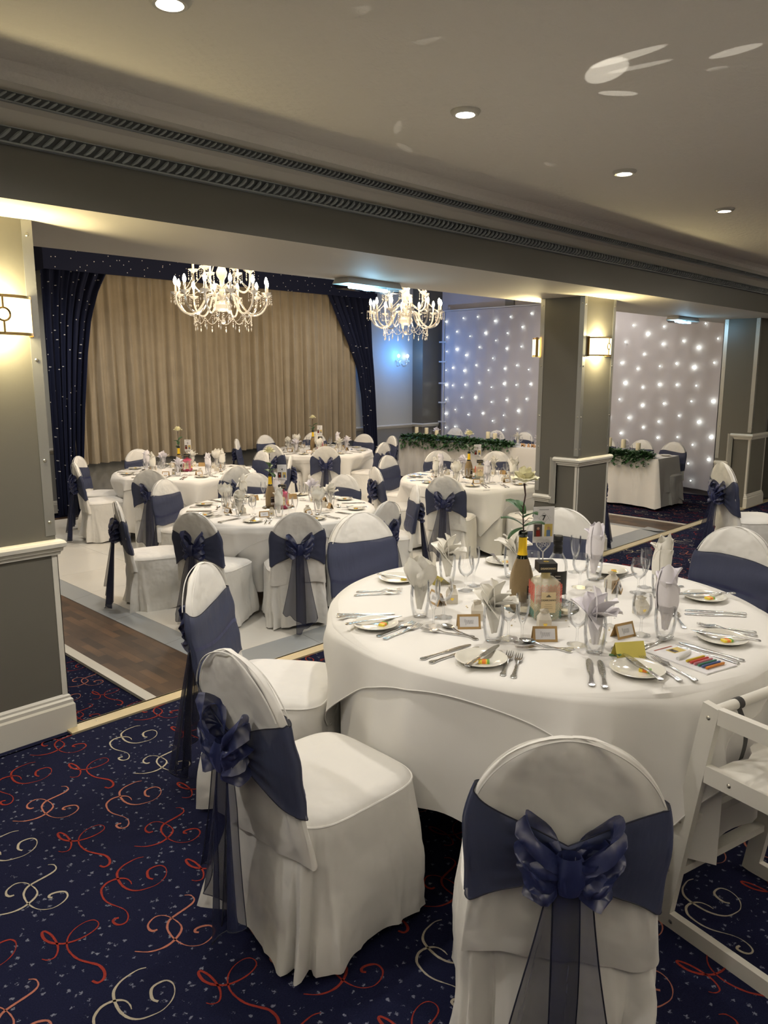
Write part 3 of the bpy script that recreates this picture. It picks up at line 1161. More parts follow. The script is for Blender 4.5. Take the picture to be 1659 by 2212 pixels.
# blue lit wall bracket
t = thing('wall_bracket_light', 'small two-arm crystal wall bracket glowing blue right of the stage curtain', 'wall light', (11.62, 11.0, 1.86))
b = MB()
b.lathe([(.001, 0), (.04, .004), (.045, .012), (.02, .03)], 14, 0, (0, 0, 0), Matrix.Rotation(pi / 2, 4, 'X'))
for sx in (-1, 1):
    b.tube([(0, -.03, 0), (sx * .05, -.06, -.05), (sx * .11, -.08, -.04), (sx * .13, -.085, .04)], .007, 6)
    b.lathe([(.004, .03), (.035, .045), (.010, .05), (.010, .09)], 10, 0, (sx * .13, -.085, 0))
    for q in range(5):
        b.octa((sx * .13 + .033 * cos(q * 1.26), -.085 + .033 * sin(q * 1.26), .02), .007, 0, .016)
b.build('bracket', 'crystal', t)
for k, sx in enumerate((-1, 1)):
    b = MB()
    b.ball((sx * .13, -.085, .125), .03, 10, 0, 1.2)
    b.build('bulb', 'bulb_blue' if sx < 0 else 'fairy', t)
lamp('bracket_lamp', 'POINT', (11.45, 10.55, 2.0), 18, (.07, .34, 1.), .06)
# ---------------------------------------------------------------- covered banquet chairs, facing local +Y
def chair_parts(seed, fine=1., flare=1.):
    """returns an Empty with its cover, backrest and sash"""
    R = random.Random(seed)
    P = [R.uniform(0, 6.283) for _ in range(12)]
    t = thing('banquet_chair', '', 'chair')

    def yb(z):
        return -.215 - .165 * (z - .45)

    SE = lambda a, e: (math.copysign(abs(cos(a)) ** (2 / e), cos(a)), math.copysign(abs(sin(a)) ** (2 / e), sin(a)))
    # seat pad and skirt
    NU = int(120 * fine)
    lev = [(0, 0), (.45, 0), (.8, 0), (.93, 0), (1, 0), (1.012, .3)] + [(1, k) for k in range(1, 15)]
    zs_top = [.492, .490, .484, .476, .462, .455]

    def skirt(u, v):
        j = int(round(v * (len(lev) - 1)))
        a = 2 * pi * u + pi / 4
        s, k = lev[j]
        if j < 6:
            cx, cy = SE(a, 4.6)
            return (cx * .222 * s, cy * .222 * s + .012, zs_top[j])
        q = k / 14
        e = 4.6 - 1.2 * q
        cx, cy = SE(a, e)
        corner = abs(sin(2 * a)) ** 6
        back = max(0, -sin(a)) ** .5
        hx = .226 + (.012 + .012 * flare * corner) * q
        hy = .226 + (.024 + .030 * flare * corner * back + .012 * corner) * q
        wob = q ** .7 * (.015 * sin(7 * a + P[0] + 1.6 * q) + .016 * (1 - abs(sin(6.5 * a + P[1] - 1.4 * q))) ** 2 + .009 * (1 - abs(sin(11 * a + P[2] + 1.5 * q))) ** 2 * q)
        # inverted pleats hang from the two back corners
        for ac, pp in ((radians(232), P[3]), (radians(308), P[4])):
            d = (a % (2 * pi)) - ac
            wob += q * (.024 * exp(-(d / .085) ** 2) - .026 * exp(-((d - .17) / .06) ** 2) - .022 * exp(-((d + .18) / .06) ** 2))
        wob += .010 * sin(pi * q) * sin(3 * a + P[5] + 5 * q)
        z = .455 - (.435 - .022 * corner * flare) * q + .016 * q * sin(3 * a + P[6]) - .012 * corner * q
        z = max(z, .004)
        r = 1 + wob / .24
        return (cx * hx * r, cy * hy * r + .012, z)
    b = MB()
    b.grid(skirt, NU, len(lev) - 1, closeu=True)
    # piping round the pad
    b.tube([(SE(a, 4.6)[0] * .2255, SE(a, 4.6)[1] * .2255 + .012, .457) for a in [2 * pi * k / 72 for k in range(73)]], .0032, 5, 0, False)
    b.build('seat_cover', 'cover', t, True, 70)

    # backrest: horizontal sections
    def half(z):
        if z > .70:
            return .213 * sqrt(max(0, 1 - ((z - .70) / .236) ** 2))
        if z > .5:
            return .213 - .006 * (.70 - z) / .2
        return .207 + .016 * (.5 - z) / .14

    def thick(z):
        base = .022 if z > .5 else .022 + .010 * (.5 - z) / .14
        if z > .88:
            base *= max(.05, sqrt(max(0, 1 - ((z - .88) / .056) ** 2)))
        return base

    def section(a, z, off=0.):
        w, th = half(z) + off, thick(z) + off
        cx, cy = SE(a, 3.2)
        return w * cx, yb(z) + th * cy
    NB = int(64 * fine)

    def back(u, v):
        a = 2 * pi * u
        if v < .45:
            z = .36 + .34 * v / .45
        else:
            z = .70 + .236 * sin((v - .45) / .55 * pi / 2)
        x, y = section(a, z)
        w = .0022 * sin(9 * a + P[7] + 8 * v) + .003 * sin(5 * a + P[8] - 6 * v)
        # gathers at the shoulders and under the band
        w += .004 * exp(-((z - .52) / .06) ** 2) * sin(17 * a + P[9])
        # a taut hollow between the frame sides, seen at the back
        if sin(a) < 0:
            y += .010 * max(0, 1 - (x / .19) ** 2) * (1 if z > .5 else .4)
            y -= .004 * sin(x * 75 + P[10]) * max(0, 1 - abs(x) / .21)
        return (x * (1 + w), y + w * .8, z + .01 * sin(3 * a + P[8]) * (1 if v < .02 else 0))
    b = MB()
    b.grid(back, NB, 26, closeu=True)
    # stitched edge seams over the dome
    for sy in (-1, 1):
        pts = []
        for k in range(41):
            th = .42 + (pi - .84) * k / 40
            z = .70 + .232 * sin(th)
            x = .2085 * cos(th)
            pts.append((x, yb(z) + sy * (thick(z) * .80 + .002), z))
        b.tube(pts, .0022, 4, 0, False)
    b.build('backrest_cover', 'cover', t, True, 70)

    # sash: flat across the front, gathered into the bow behind
    zk = .655

    def band(u, v):
        a = 2 * pi * u + pi / 2
        back_ = max(0., -sin(a))
        x0, _ = section(a, .65)
        g = max(0., 1 - abs(x0) / .20) if back_ > 0 and abs(x0) < .20 else 0.
        if sin(a) > 0:
            g = 0
        g = g ** 1.05
        zl = .512 + (zk - .030 - .512) * g + .006 * sin(5 * a + P[1])
        zh = .790 + (zk + .030 - .790) * g + .008 * sin(3 * a + P[2])
        if sin(a) > 0:
            zl += .006 * sin(x0 * 14 + P[3])
            zh += .008 * sin(x0 * 9 + P[4])
        z = zl + (zh - zl) * v
        x, y = section(a, z, (.0105 if sin(a) > .1 else .006) + .0015 * sin(v * 9 + P[5]))
        if g > 0:
            y -= .018 * g + .0045 * sin(v * 26 + P[6]) * g
        else:
            y += .0025 * sin(v * 15 + x * 8 + P[7])
        return (x, y, z)
    sb = MB()
    sb.grid(band, int(96 * fine), 16, closeu=True)
    sash = sb.build('sash', 'sash', t, True, 80)
    hb = MB()
    for vv in (0., 1.):
        hb.tube([Vector(band(k / 64, vv)) for k in range(65)], .0016, 4, 0, False)
    # dark fold lines where the organza doubles
    vf = .30 + .25 * R.random()
    hb.grid(lambda u, v: Vector(band((u * .44 + .78) % 1., vf + (v - .5) * .05 + .05 * sin(u * 3 + P[8]))) + Vector((0, .0012, 0)), 24, 1, 1)
    hb.build('sash_hem', ['hem', 'bow'], sash)

    # bow
    ky = yb(zk) - .055
    bb = MB()
    sgn = (-1, 1)

    def loop(side, lift, ln, wid, ph):
        def f(u, v):
            s = 2 * pi * u
            # teardrop loop from the knot out and back
            out = (1 - cos(s)) * .5
            wv = .018 + wid * sin(pi * u) ** .7
            x = side * (.012 + ln * out)
            y = ky - .018 + .030 * sin(s) + .010 * sin(4 * pi * v + ph) * out + .008 * sin(9 * v + 3 * s + ph)
            z = zk + lift * out + (v - .5) * 2 * wv + .012 * sin(s) + .007 * sin(7 * v * pi + ph) * out
            return (x + side * .014 * sin(5 * v * pi + ph) * out, y, z)
        return f
    for side in sgn:
        bb.grid(loop(side, .070 + R.uniform(-.015, .02), .080 + R.uniform(-.01, .015), .042, R.uniform(0, 6)), 22, 14)
        bb.grid(loop(side, -.012 + R.uniform(-.02, .02), .062 + R.uniform(-.01, .015), .040, R.uniform(0, 6)), 16, 10)

    def knot(u, v):
        a = 2 * pi * u
        r = .021 + .007 * sin(5 * a + P[2]) * sin(pi * v) + .008 * sin(pi * v)
        return (r * cos(a) * 1.15, ky - .028 + r * sin(a) * .9, zk - .045 + .085 * v)
    bb.grid(knot, 18, 8, closeu=True)
    bb.build('bow', 'bow', sash, True, 80)

    def tail(xo, ln, w0, w1, ph, yo, sway):  # hangs from the knot
        def f(u, v):
            q = v
            wv = w0 + (w1 - w0) * q ** .6
            fold = sin(u * pi * 3.3 + ph) * (.007 + .022 * q)
            x = xo * (.25 + .75 * q) + sway * q * q + (u - .5) * wv * (1 - .25 * abs(sin(ph + q * 2)) * (1 - q))
            y = ky - .030 + yo * q + fold
            z = zk - .02 - ln * q * (1 - .24 * (u - .5) * math.copysign(1, xo)) + .010 * sin(u * 15 + ph) * q
            # cloth falls straight: keep it outside the flared skirt
            lim = yb(.45) - .035 - .055 * max(0, (.45 - z)) / .4
            y = min(y, lim + fold * .8)
            return (x, y, max(z, .02))
        return f
    far_ = 0. if fine > 1 else .10
    fy = 0. if fine > 1 else -.05
    for (xo, ln, w1, ph, yo, sway) in ((-.034, .40 + far_ + R.uniform(0, .1), .150, R.uniform(0, 6), -.010, -.02), (.030, .44 + far_ + R.uniform(0, .1), .140, R.uniform(0, 6), -.026, .01)):
        tb = MB()
        fn = tail(xo, ln, .075 if fine > 1 else .06, w1 + (0 if fine > 1 else .03), ph, yo + fy, sway)
        tb.grid(fn, 18, 24)
        edge = [fn(0, k / 24) for k in range(25)] + [fn(k / 24, 1) for k in range(25)] + [fn(1, 1 - k / 24) for k in range(25)]
        tb.tube(edge, .0017, 4, 1, False)
        tb.build('sash_tail', ['sash_thin', 'hem'], sash, True, 80)
    return t


def chair_at(proto, apex, rz, z0, label, group):
    """apex: plan position of the top of the backrest; rz: direction the chair faces (radians from +x)"""
    d = (cos(rz), sin(rz))
    return place(proto, (apex[0] + .296 * d[0], apex[1] + .296 * d[1], z0), rz - pi / 2, label, group)


T7, T4, T2, T3, T5 = (2.53, 1.60), (4.27, 5.57), (5.08, 8.52), (7.95, 9.32), (7.12, 5.52)
NEAR = [chair_parts(k, 1.5, 1.6) for k in (11, 23)]
FARC = [chair_parts(k, .8, .8) for k in (3, 8, 15, 31)]
CH = [
 # proto, apex, face (deg or table centre), floor, label, group
 (NEAR[0], (1.10, 1.66), -1, 0, 'large white covered chair with navy bow at the front left, its whole seat shown'),
 (NEAR[1], (1.31, .75), 37, 0, 'white covered chair seen squarely from behind with shiny navy bow, bottom centre'),
 (FARC[0], (1.57, 2.56), -54, 0, 'white covered chair with slanted navy sash directly behind the large front left chair'),
 (FARC[1], (2.77, 2.92), T7, 0, 'white covered chair with wide plain navy band at rear left of the nearest table'),
 (FARC[2], (3.65, 2.23), T7, 0, 'white covered chair behind the largest rose bottle, below the centre pillar'),
 (FARC[3], (3.79, 1.33), T7, 0, 'white covered chair with plain navy band, right edge, at the nearest table'),
 (FARC[0], (6.45, 2.45), -42, 0, 'white covered chair with navy bow at far right, in front of the right pillar'),
 (FARC[1], (3.04, 5.02), T4, 1, 'white covered chair with dark navy bow, front left of the middle dance floor table'),
 (FARC[2], (3.60, 4.46), T4, 1, 'white covered chair with long-tailed dark bow, front centre of the middle dance floor table'),
 (FARC[3], (4.44, 4.33), T4, 1, 'white covered chair half hidden behind the large plain banded chair, middle table'),
 (FARC[0], (2.93, 6.03), T4, 1, 'white covered chair seen side-on at left end of the middle table, tails hanging free'),
 (FARC[1], (3.81, 6.81), T4, 1, 'white covered chair with plain navy band, left rear of the middle table'),
 (FARC[2], (4.74, 6.59), T4, 1, 'white covered chair with plain band behind the middle table, behind its rose bottle'),
 (FARC[3], (5.34, 5.83), T4, 1, 'white covered chair with plain band at the right rear of the middle dance floor table'),
 (FARC[0], (5.29, 4.78), T4, 1, 'white covered chair with plain band right of the middle table, back to a bowed chair'),
 (FARC[1], (3.80, 8.81), T2, 1, 'white covered chair with bow, left end of left rear table by the navy drape'),
 (FARC[2], (4.15, 9.50), T2, 1, 'white covered chair half hidden behind the bowed one by the left navy drape'),
 (FARC[3], (4.10, 7.61), T2, 1, 'white covered chair with bow spread wide at the front of the left rear table'),
 (FARC[0], (5.13, 9.81), T2, 1, 'white covered chair with plain band behind left rear table, under the beige curtain'),
 (FARC[1], (4.96, 7.21), T2, 1, 'white covered chair at front right of the left rear table, by the middle rose'),
 (FARC[2], (6.07, 7.63), T2, 1, 'white covered chair seen side-on between the left rear and centre rear tables'),
 (FARC[3], (6.23, 8.43), T2, 1, 'white covered chair with plain band at the right end of the left rear table'),
 (FARC[0], (7.00, 10.18), T3, 1, 'white covered chair seen side-on at the left end of the centre rear table'),
 (FARC[1], (7.79, 10.50), T3, 1, 'white covered chair with plain band behind centre rear table, left of its bottle'),
 (FARC[2], (6.83, 9.04), T3, 1, 'white covered chair with bow at the front left of the centre rear table'),
 (FARC[3], (7.20, 8.27), T3, 1, 'white covered chair with wide symmetrical bow, front of the centre rear table'),
 (FARC[0], (8.22, 8.10), T3, 1, 'white covered chair with bow at the front right of the centre rear table'),
 (FARC[1], (9.31, 9.66), T3, 1, 'white covered chair with plain band at the right rear of the centre rear table'),
 (FARC[2], (8.80, 10.40), T3, 1, 'white covered chair mostly hidden behind the bottles of the centre rear table'),
 (FARC[3], (9.17, 8.84), T3, 1, 'white covered chair seen side-on at the right end of the centre rear table'),
 (FARC[0], (6.95, 6.80), T5, 1, 'white covered chair with plain band, rear left of the pillar table'),
 (FARC[1], (5.98, 6.05), T5, 1, 'white covered chair with slanting bow, left of the pillar table'),
 (FARC[2], (5.95, 5.00), T5, 1, 'white covered chair with wide bow in front of the pillar table'),
 (FARC[3], (7.85, 6.72), T5, 1, 'white covered chair with plain band behind the pillar table'),
 (FARC[0], (8.36, 6.13), T5, 1, 'white covered chair right of the bottles, behind the pillar table'),
 (FARC[1], (7.73, 4.22), T5, 1, 'white covered chair with bow showing right of the centre pillar'),
 (FARC[2], (6.80, 4.24), T5, 1, 'white covered chair whose seat shows just left of the centre pillar foot'),
 (FARC[1], (11.62, 9.50), 180, 1, 'white covered chair behind the head table, leftmost of its row'),
 (FARC[2], (11.62, 8.53), 180, 1, 'white covered chair behind the head table, second from the left'),
 (FARC[3], (11.62, 7.91), 180, 1, 'white covered chair behind the head table, just left of the centre pillar'),
 (FARC[0], (11.62, 6.32), 180, 1, 'white covered chair behind the head table, first one right of the centre pillar'),
 (FARC[1], (11.62, 5.67), 180, 1, 'white covered chair hidden by candles near the right end of the head table'),
 (FARC[2], (11.60, 5.14), 180, 1, 'white covered chair with plain band at the right end of the head table'),
]
FZ = ZI + .024
for (pr, ap, f, lower, lab) in CH:
    if isinstance(f, tuple):
        rz = atan2(f[1] - ap[1], f[0] - ap[0])
        grp = {T7: 'chairs round the nearest table', T4: 'chairs round the middle table', T2: 'chairs round the left rear table', T3: 'chairs round the centre rear table', T5: 'chairs round the pillar table'}[f]
    else:
        rz = radians(f)
        grp = 'chairs at the head table' if lower else 'chairs round the nearest table'
    if ap[0] < 2 and lower == 0:
        grp = 'chairs round the nearest table'
    if ap == (6.45, 2.45):
        grp = None
    z0 = 0 if not lower else (FZ if 2.93 < ap[0] < 9.2 else ZI + .002)
    chair_at(pr, ap, rz, z0, lab, grp)
# ---------------------------------------------------------------- round tables and their cloths
CHAIRS_OF = {}
for (pr, ap, f, lower, lab) in CH:
    if isinstance(f, tuple):
        CHAIRS_OF.setdefault(f, []).append(ap)
CHAIRS_OF[T7] += [(1.10, 1.66), (1.31, .75), (1.57, 2.56)]


def round_table(c, R, floor, top, hem, a, phi, seed, tname, where, hide_legs=True):
    t = thing('round_table', 'round banquet table under the white linen, %s' % where, 'table', (c[0], c[1], floor))
    h = top - floor
    b = MB()
    b.lathe([(.001, h - .03), (R - .02, h - .03), (R - .005, h - .02), (R - .005, h - .012), (R - .02, h - .008), (.001, h - .008)], 40)
    b.build('tabletop', 'wood_strip', t)
    for k in range(4):
        b = MB()
        an = pi / 4 + k * pi / 2
        b.tube([(.42 * cos(an), .42 * sin(an), h - .03), (.42 * cos(an), .42 * sin(an), 0)], .014, 8)
        b.build('leg', 'chrome', t)
    rr = random.Random(seed)
    P = [rr.uniform(0, 6.28) for _ in range(8)]
    lim = []
    for ap in CHAIRS_OF[c]:
        dx, dy = ap[0] - c[0], ap[1] - c[1]
        D = sqrt(dx * dx + dy * dy) - .296 - .25
        if D < R + .06:
            lim.append((atan2(dy, dx), D))

    def radius(th, dz, extra=0.):
        q = min(1, dz / .30)
        fold = -.5 + 1.5 * (1 - abs(sin(5.5 * th + P[0] + .5 * sin(2 * th + P[3])))) ** 2.2 + .9 * (1 - abs(sin(4 * th + P[1] + .4 * sin(3 * th)))) ** 3 + .2 * sin(5 * th + P[2])
        r = R + .006 + .030 * min(1, dz / .06) ** .5 * .3 + q * (.028 + .062 * fold)
        for (ta, D) in lim:
            d = (th - ta + pi) % (2 * pi) - pi
            w = exp(-(d * R / .27) ** 6)
            k = min(1, max(0, (dz - .06) / .22))
            r = min(r, r * (1 - w * k) + max(.35, D) * w * k)
        return r + extra

    def under(u, v):
        th = 2 * pi * u
        if v < .15:
            rr_ = (R) * (v / .15)
            return (rr_ * cos(th), rr_ * sin(th), 0)
        q = (v - .15) / .85
        H = (top - hem) + .035 * sin(4 * th + P[4]) + .02 * sin(9 * th + P[5])
        dz = H * q
        r = radius(th, dz)
        return (r * cos(th), r * sin(th), -dz)
    b = MB()
    b.grid(under, 220, 20, closeu=True)
    o = b.build('tablecloth', 'linen', None, True, 80)
    o.location = (c[0], c[1], top - .004)
    tag(o, 'white floor-length tablecloth with soft folds, under layer on %s' % tname, 'tablecloth')

    def over(u, v):
        th = 2 * pi * u
        if v < .2:
            rr_ = R * (v / .2)
            return (rr_ * cos(th), rr_ * sin(th), .004)
        q = (v - .2) / .8
        d = (th - phi) % (pi / 2) - pi / 4
        s = a / cos(abs(d) if True else 0) if False else a / max(abs(cos(th - phi - pi / 4)), abs(sin(th - phi - pi / 4)))
        H = max(.03, s - R)
        dz = H * q
        cor = exp(-((th - phi + pi / 4) % (pi / 2) - pi / 4) ** 2 / .03)
        r = radius(th, dz, .010) + .035 * cor * (dz / .4)
        # a deep fold beside each hanging corner
        r += .03 * q * sin(((th - phi + pi / 4) % (pi / 2) - pi / 4) * 14) * exp(-(((th - phi + pi / 4) % (pi / 2) - pi / 4) / .35) ** 2) * min(1, H / .3)
        return (r * cos(th), r * sin(th), -dz + (.004 if q < .02 else 0))
    b = MB()
    b.grid(over, 288, 16, closeu=True)
    edge = [Vector(over(k / 288, 1)) for k in range(289)]
    b.tube(edge, .0022, 4, 0, False)
    o = b.build('table_overlay', 'linen', None, True, 80)
    o.location = (c[0], c[1], top)
    tag(o, 'white square overlay cloth with pointed corners on %s' % tname, 'tablecloth')


TI = FZ + .748        # table top height in the dance room
round_table(T7, .835, 0, .755, .27, .884, radians(148), 3, 'the nearest round table', 'nearest of the five')
round_table(T4, .86, FZ, TI, ZI + .20, .93, radians(196), 4, 'the middle round table', 'in the middle of the dance floor')
round_table(T2, .85, FZ, TI, ZI + .10, .95, radians(160), 5, 'the left rear round table', 'in front of the stage curtain at left')
round_table(T3, .85, FZ, TI, ZI + .10, .95, radians(262), 6, 'the centre rear round table', 'farthest back in front of the stage curtain')
round_table(T5, .85, FZ, TI, ZI + .10, .97, radians(222), 7, 'the round table by the centre pillar', 'just left of the centre pillar')


# ---------------------------------------------------------------- tableware prototypes
def petal_leaf(b, base, az, tilt, L, Wd, curl, fold=.35, n=7, roll=0., mi=0):
    """pointed folded leaf of cloth rising from base; az azimuth, tilt from vertical"""
    ca, sa = cos(az), sin(az)

    def f(u, v):
        s = v
        tl = tilt + curl * s * s
        # arc length position
        r = 0.
        z = 0.
        k = 8
        for i in range(int(s * k * 4)):
            q = (i + .5) / (k * 4)
            tq = tilt + curl * q * q
            r += L / (k * 4) * sin(tq)
            z += L / (k * 4) * cos(tq)
        w = Wd * (.55 + 2.4 * s) * (1 - s) ** .60 if s < .999 else 0
        x = (u - .5) * 2 * w
        dep = fold * abs(x) + .004 * sin(u * 9 + az * 3) * s
        nr, nz = -cos(tl), sin(tl)
        r2, z2 = r + nr * dep, z + nz * dep
        xx = x * cos(roll)
        return (base[0] + ca * r2 - sa * xx, base[1] + sa * r2 + ca * xx, base[2] + z2 + x * sin(roll))
    b.grid(f, 6, n, mi)


def make_napkin(kind, m, seed):
    R = random.Random(seed)
    b = MB()
    # wrapped foot inside the glass
    b.grid(lambda u, v: ((.008 + .020 * v + .004 * sin(6 * pi * u + 3 * v)) * cos(2 * pi * u), (.008 + .020 * v + .004 * sin(6 * pi * u + 3 * v)) * sin(2 * pi * u), .030 + .100 * v), 24, 8, closeu=True)
    if kind == 'fan':
        for k, (az, tl, L, cu) in enumerate(((pi, .75, .115, .6), (pi, .38, .125, .25), (pi + .2, .05, .135, .1), (0, .25, .13, .25), (0, .60, .13, .45), (-.25, .98, .12, .55), (.5, 1.05, .10, .3))):
            petal_leaf(b, (0, .004 * (k - 3), .110), az + R.uniform(-.25, .25), tl, L * R.uniform(.78, .92), .036, cu, .45)
        # diagonal roll across the front
        b.grid(lambda u, v: (-.034 + .07 * v + .004 * sin(5 * u), -.016 + .012 * cos(pi * (u - .5)) * -1.6, .165 - .075 * v + (u - .5) * .030), 8, 10)
    elif kind == 'pillar':
        def f(u, v):
            a = 2 * pi * u * 1.6
            r = .029 + .007 * u + .006 * sin(pi * v) - .010 * v * v
            top = .235 + .030 * sin(a * 1.0 + seed) + .018 * sin(2 * a + seed)
            z = .10 + (top - .10) * v
            return (r * cos(a) * (1 + .08 * sin(3 * a + 4 * v)), r * sin(a), z)
        b.grid(f, 48, 12)
        petal_leaf(b, (.006, 0, .15), .4, .25, .11, .034, .35, .5)
        petal_leaf(b, (-.004, .004, .14), 2.6, .30, .10, .030, .5, .5)
        petal_leaf(b, (0, -.006, .12), 4.6, .35, .10, .036, .3, .6)
        petal_leaf(b, (0, .006, .16), 1.5, .1, .10, .028, .1, .5)
    else:
        for k in range(7):
            a = k * 2.4 + seed
            tl = .30 + .10 * (k % 3)

            def f(u, v, a=a, k=k):
                an = a + (u - .5) * 1.9
                r = .016 + .050 * sin(min(1, v * 1.15) * pi * .62) * (1 - .06 * k) + .004 * sin(12 * u + k)
                z = .105 + (.115 + .012 * (k % 3)) * v * (1 - .35 * abs(u - .5) * 2 * v) + .005 * sin(8 * u + k)
                return (r * cos(an), r * sin(an), z)
            b.grid(f, 12, 9)
    return b.build('napkin', m, None, True, 55)


def make_tumbler():
    b = MB()
    b.lathe([(.0001, .004), (.022, .003), (.0255, 0), (.028, .004), (.0335, .03), (.0375, .065), (.0375, .095), (.0335, .130), (.0325, .142), (.0312, .142), (.0322, .130), (.0362, .095), (.0362, .065), (.0320, .032), (.0245, .016), (.0001, .014)], 22)
    return b.build('water_tumbler', 'clear')


def make_wine():
    b = MB()
    b.lathe([(.0001, .001), (.033, .001), (.034, .003), (.020, .006), (.006, .012), (.004, .03), (.004, .058), (.010, .064), (.026, .078), (.034, .100), (.0345, .120), (.030, .148), (.029, .148), (.0333, .120), (.0328, .101), (.025, .080), (.009, .067), (.0001, .064)], 22)
    return b.build('wine_glass', 'clear')


def make_flute():
    b = MB()
    b.lathe([(.0001, .001), (.029, .001), (.030, .003), (.014, .006), (.005, .012), (.0036, .04), (.005, .062), (.012, .078), (.0205, .105), (.0245, .140), (.0235, .172), (.0228, .172), (.0236, .140), (.0195, .106), (.011, .081), (.0001, .070)], 20)
    return b.build('champagne_flute', 'clear')


def make_plate():
    b = MB()
    b.lathe([(.0001, .001), (.040, .001), (.042, 0), (.050, .004), (.072, .010), (.083, .015), (.084, .0172), (.081, .018), (.070, .013), (.052, .008), (.044, .0055), (.0001, .005)], 40)
    return b.build('side_plate', 'china')


def ribbon_solid(b, secs, mi=0):
    """secs: (x, halfwidth, zlow, zhigh)"""
    vs = []
    for x, w, zl, zh in secs:
        vs += [(x, -w, zl), (x, w, zl), (x, w, zh), (x, 0, zh + .0006), (x, -w, zh)]
    fs = [(4, 3, 2, 1, 0)]
    for i in range(len(secs) - 1):
        for j in range(5):
            k = (j + 1) % 5
            fs.append((i * 5 + j, i * 5 + k, i * 5 + 5 + k, i * 5 + 5 + j))
    e = (len(secs) - 1) * 5
    fs.append((e, e + 1, e + 2, e + 3, e + 4))
    b.add(vs, fs, mi)


HANDLE = [(0, .004, .001, .003), (.004, .0095, .001, .0038), (.014, .0105, .001, .004), (.024, .0070, .001, .0045), (.045, .0058, .001, .0048), (.080, .0042, .001, .005), (.088, .0060, .001, .005), (.096, .0050, .001, .0045)]


def make_knife():
    b = MB()
    ribbon_solid(b, HANDLE + [(.104, .0085, .0015, .0035), (.13, .0100, .0015, .003), (.18, .0105, .0015, .0028), (.21, .0085, .0015, .0026), (.224, .0035, .0015, .0024)])
    return b.build('table_knife', 'metal')


def make_fork():
    b = MB()
    ribbon_solid(b, [(x, w * .9, a, c) for x, w, a, c in HANDLE] + [(.110, .0032, .003, .006), (.125, .0040, .007, .0095), (.138, .0110, .008, .0105), (.152, .0125, .005, .0075)])
    for k in range(4):
        y = (k - 1.5) * .0068
        b.add([(x, y + s * w, z) for x, w, z in ((.151, .0019, .0065), (.170, .0016, .0045), (.190, .0012, .0075), (.198, .0006, .0095)) for s in (-1, 1)], [(0, 1, 3, 2), (2, 3, 5, 4), (4, 5, 7, 6)])
        b.add([(x, y + s * w, z + .0016) for x, w, z in ((.151, .0019, .0065), (.170, .0016, .0045), (.190, .0012, .0075), (.198, .0006, .0095)) for s in (-1, 1)], [(2, 3, 1, 0), (4, 5, 3, 2), (6, 7, 5, 4)])
        for s in (-1, 1):
            b.add([(.151, y + s * .0019, .0065), (.170, y + s * .0016, .0045), (.190, y + s * .0012, .0075), (.151, y + s * .0019, .0081), (.170, y + s * .0016, .0061), (.190, y + s * .0012, .0091)], [(0, 1, 4, 3), (1, 2, 5, 4)])
    return b.build('table_fork', 'metal')


def make_spoon():
    b = MB()
    ribbon_solid(b, [(x, w * .9, a, c) for x, w, a, c in HANDLE] + [(.115, .003, .004, .006), (.130, .0035, .007, .009)])
    b.grid(lambda u, v: (.130 + .062 * v, (u - .5) * 2 * .0195 * sin(pi * min(1, v * .96 + .04)) ** .6, .0085 - .009 * sin(pi * v) * (1 - (2 * u - 1) ** 2) + .001), 8, 10)
    return b.build('dessert_spoon', 'metal')


def make_card():
    t = thing('place_card', '', 'place card')
    b = MB()
    for s in (-1, 1):
        b.add([(-.042, s * .020, 0), (.042, s * .020, 0), (.042, 0, .050), (-.042, 0, .050), (-.042, s * .0188, 0), (.042, s * .0188, 0), (.042, 0, .0485), (-.042, 0, .0485)],
              [(0, 1, 2, 3), (7, 6, 5, 4), (0, 3, 7, 4), (1, 5, 6, 2), (0, 4, 5, 1)])
    b.build('folded_card', 'kraft', t, False)
    b = MB()
    f = lambda x, z: (x, -.020 * (1 - z / .050) - .0006, z)
    b.add([f(-.034, .008), f(.034, .008), f(.034, .042), f(-.034, .042)], [(0, 1, 2, 3)])
    pts = [f(-.016 + .032 * k / 30, .024 + .007 * sin(k * 1.1) * (1 if k > 4 else 1.6)) for k in range(31)]
    b.tube([(x, y - .0004, z) for x, y, z in pts], .0004, 3, 1)
    b.build('name_panel', ['paper', 'grey_ink'], t, False)
    return t


def make_box():
    t = thing('favour_box', '', 'favour box')
    b = MB()
    w = .0225
    b.add([(-w, -w, 0), (w, -w, 0), (w, w, 0), (-w, w, 0), (-w, -w, .038), (w, -w, .038), (w, w, .038), (-w, w, .038), (-w * .75, -.004, .058), (w * .75, -.004, .058), (w * .75, .004, .058), (-w * .75, .004, .058)],
          [(0, 3, 2, 1), (0, 1, 5, 4), (1, 2, 6, 5), (2, 3, 7, 6), (3, 0, 4, 7), (4, 5, 9, 8), (5, 6, 10, 9), (6, 7, 11, 10), (7, 4, 8, 11), (8, 9, 10, 11)])
    for s in (-1, 1):
        b.add([(-.012, s * .004, .056), (.012, s * .004, .056), (.016, s * .012, .068), (0, s * .008, .072), (-.016, s * .012, .068)], [(0, 1, 2, 3, 4), (4, 3, 2, 1, 0)])
    b.build('card_box', 'boxcard', t, False)
    b = MB()
    pts = [(.0075 * 16 * sin(a) ** 3 / 16, -w - .0006, .020 + .0075 * (13 * cos(a) - 5 * cos(2 * a) - 2 * cos(3 * a) - cos(4 * a)) / 16) for a in [2 * pi * k / 24 for k in range(24)]]
    b.add(pts, [tuple(reversed(range(24)))])
    b.add([(x, w + .0006, z) for x, y, z in pts], [tuple(range(24))])
    b.build('heart_sticker', 'gold', t, False)
    return t


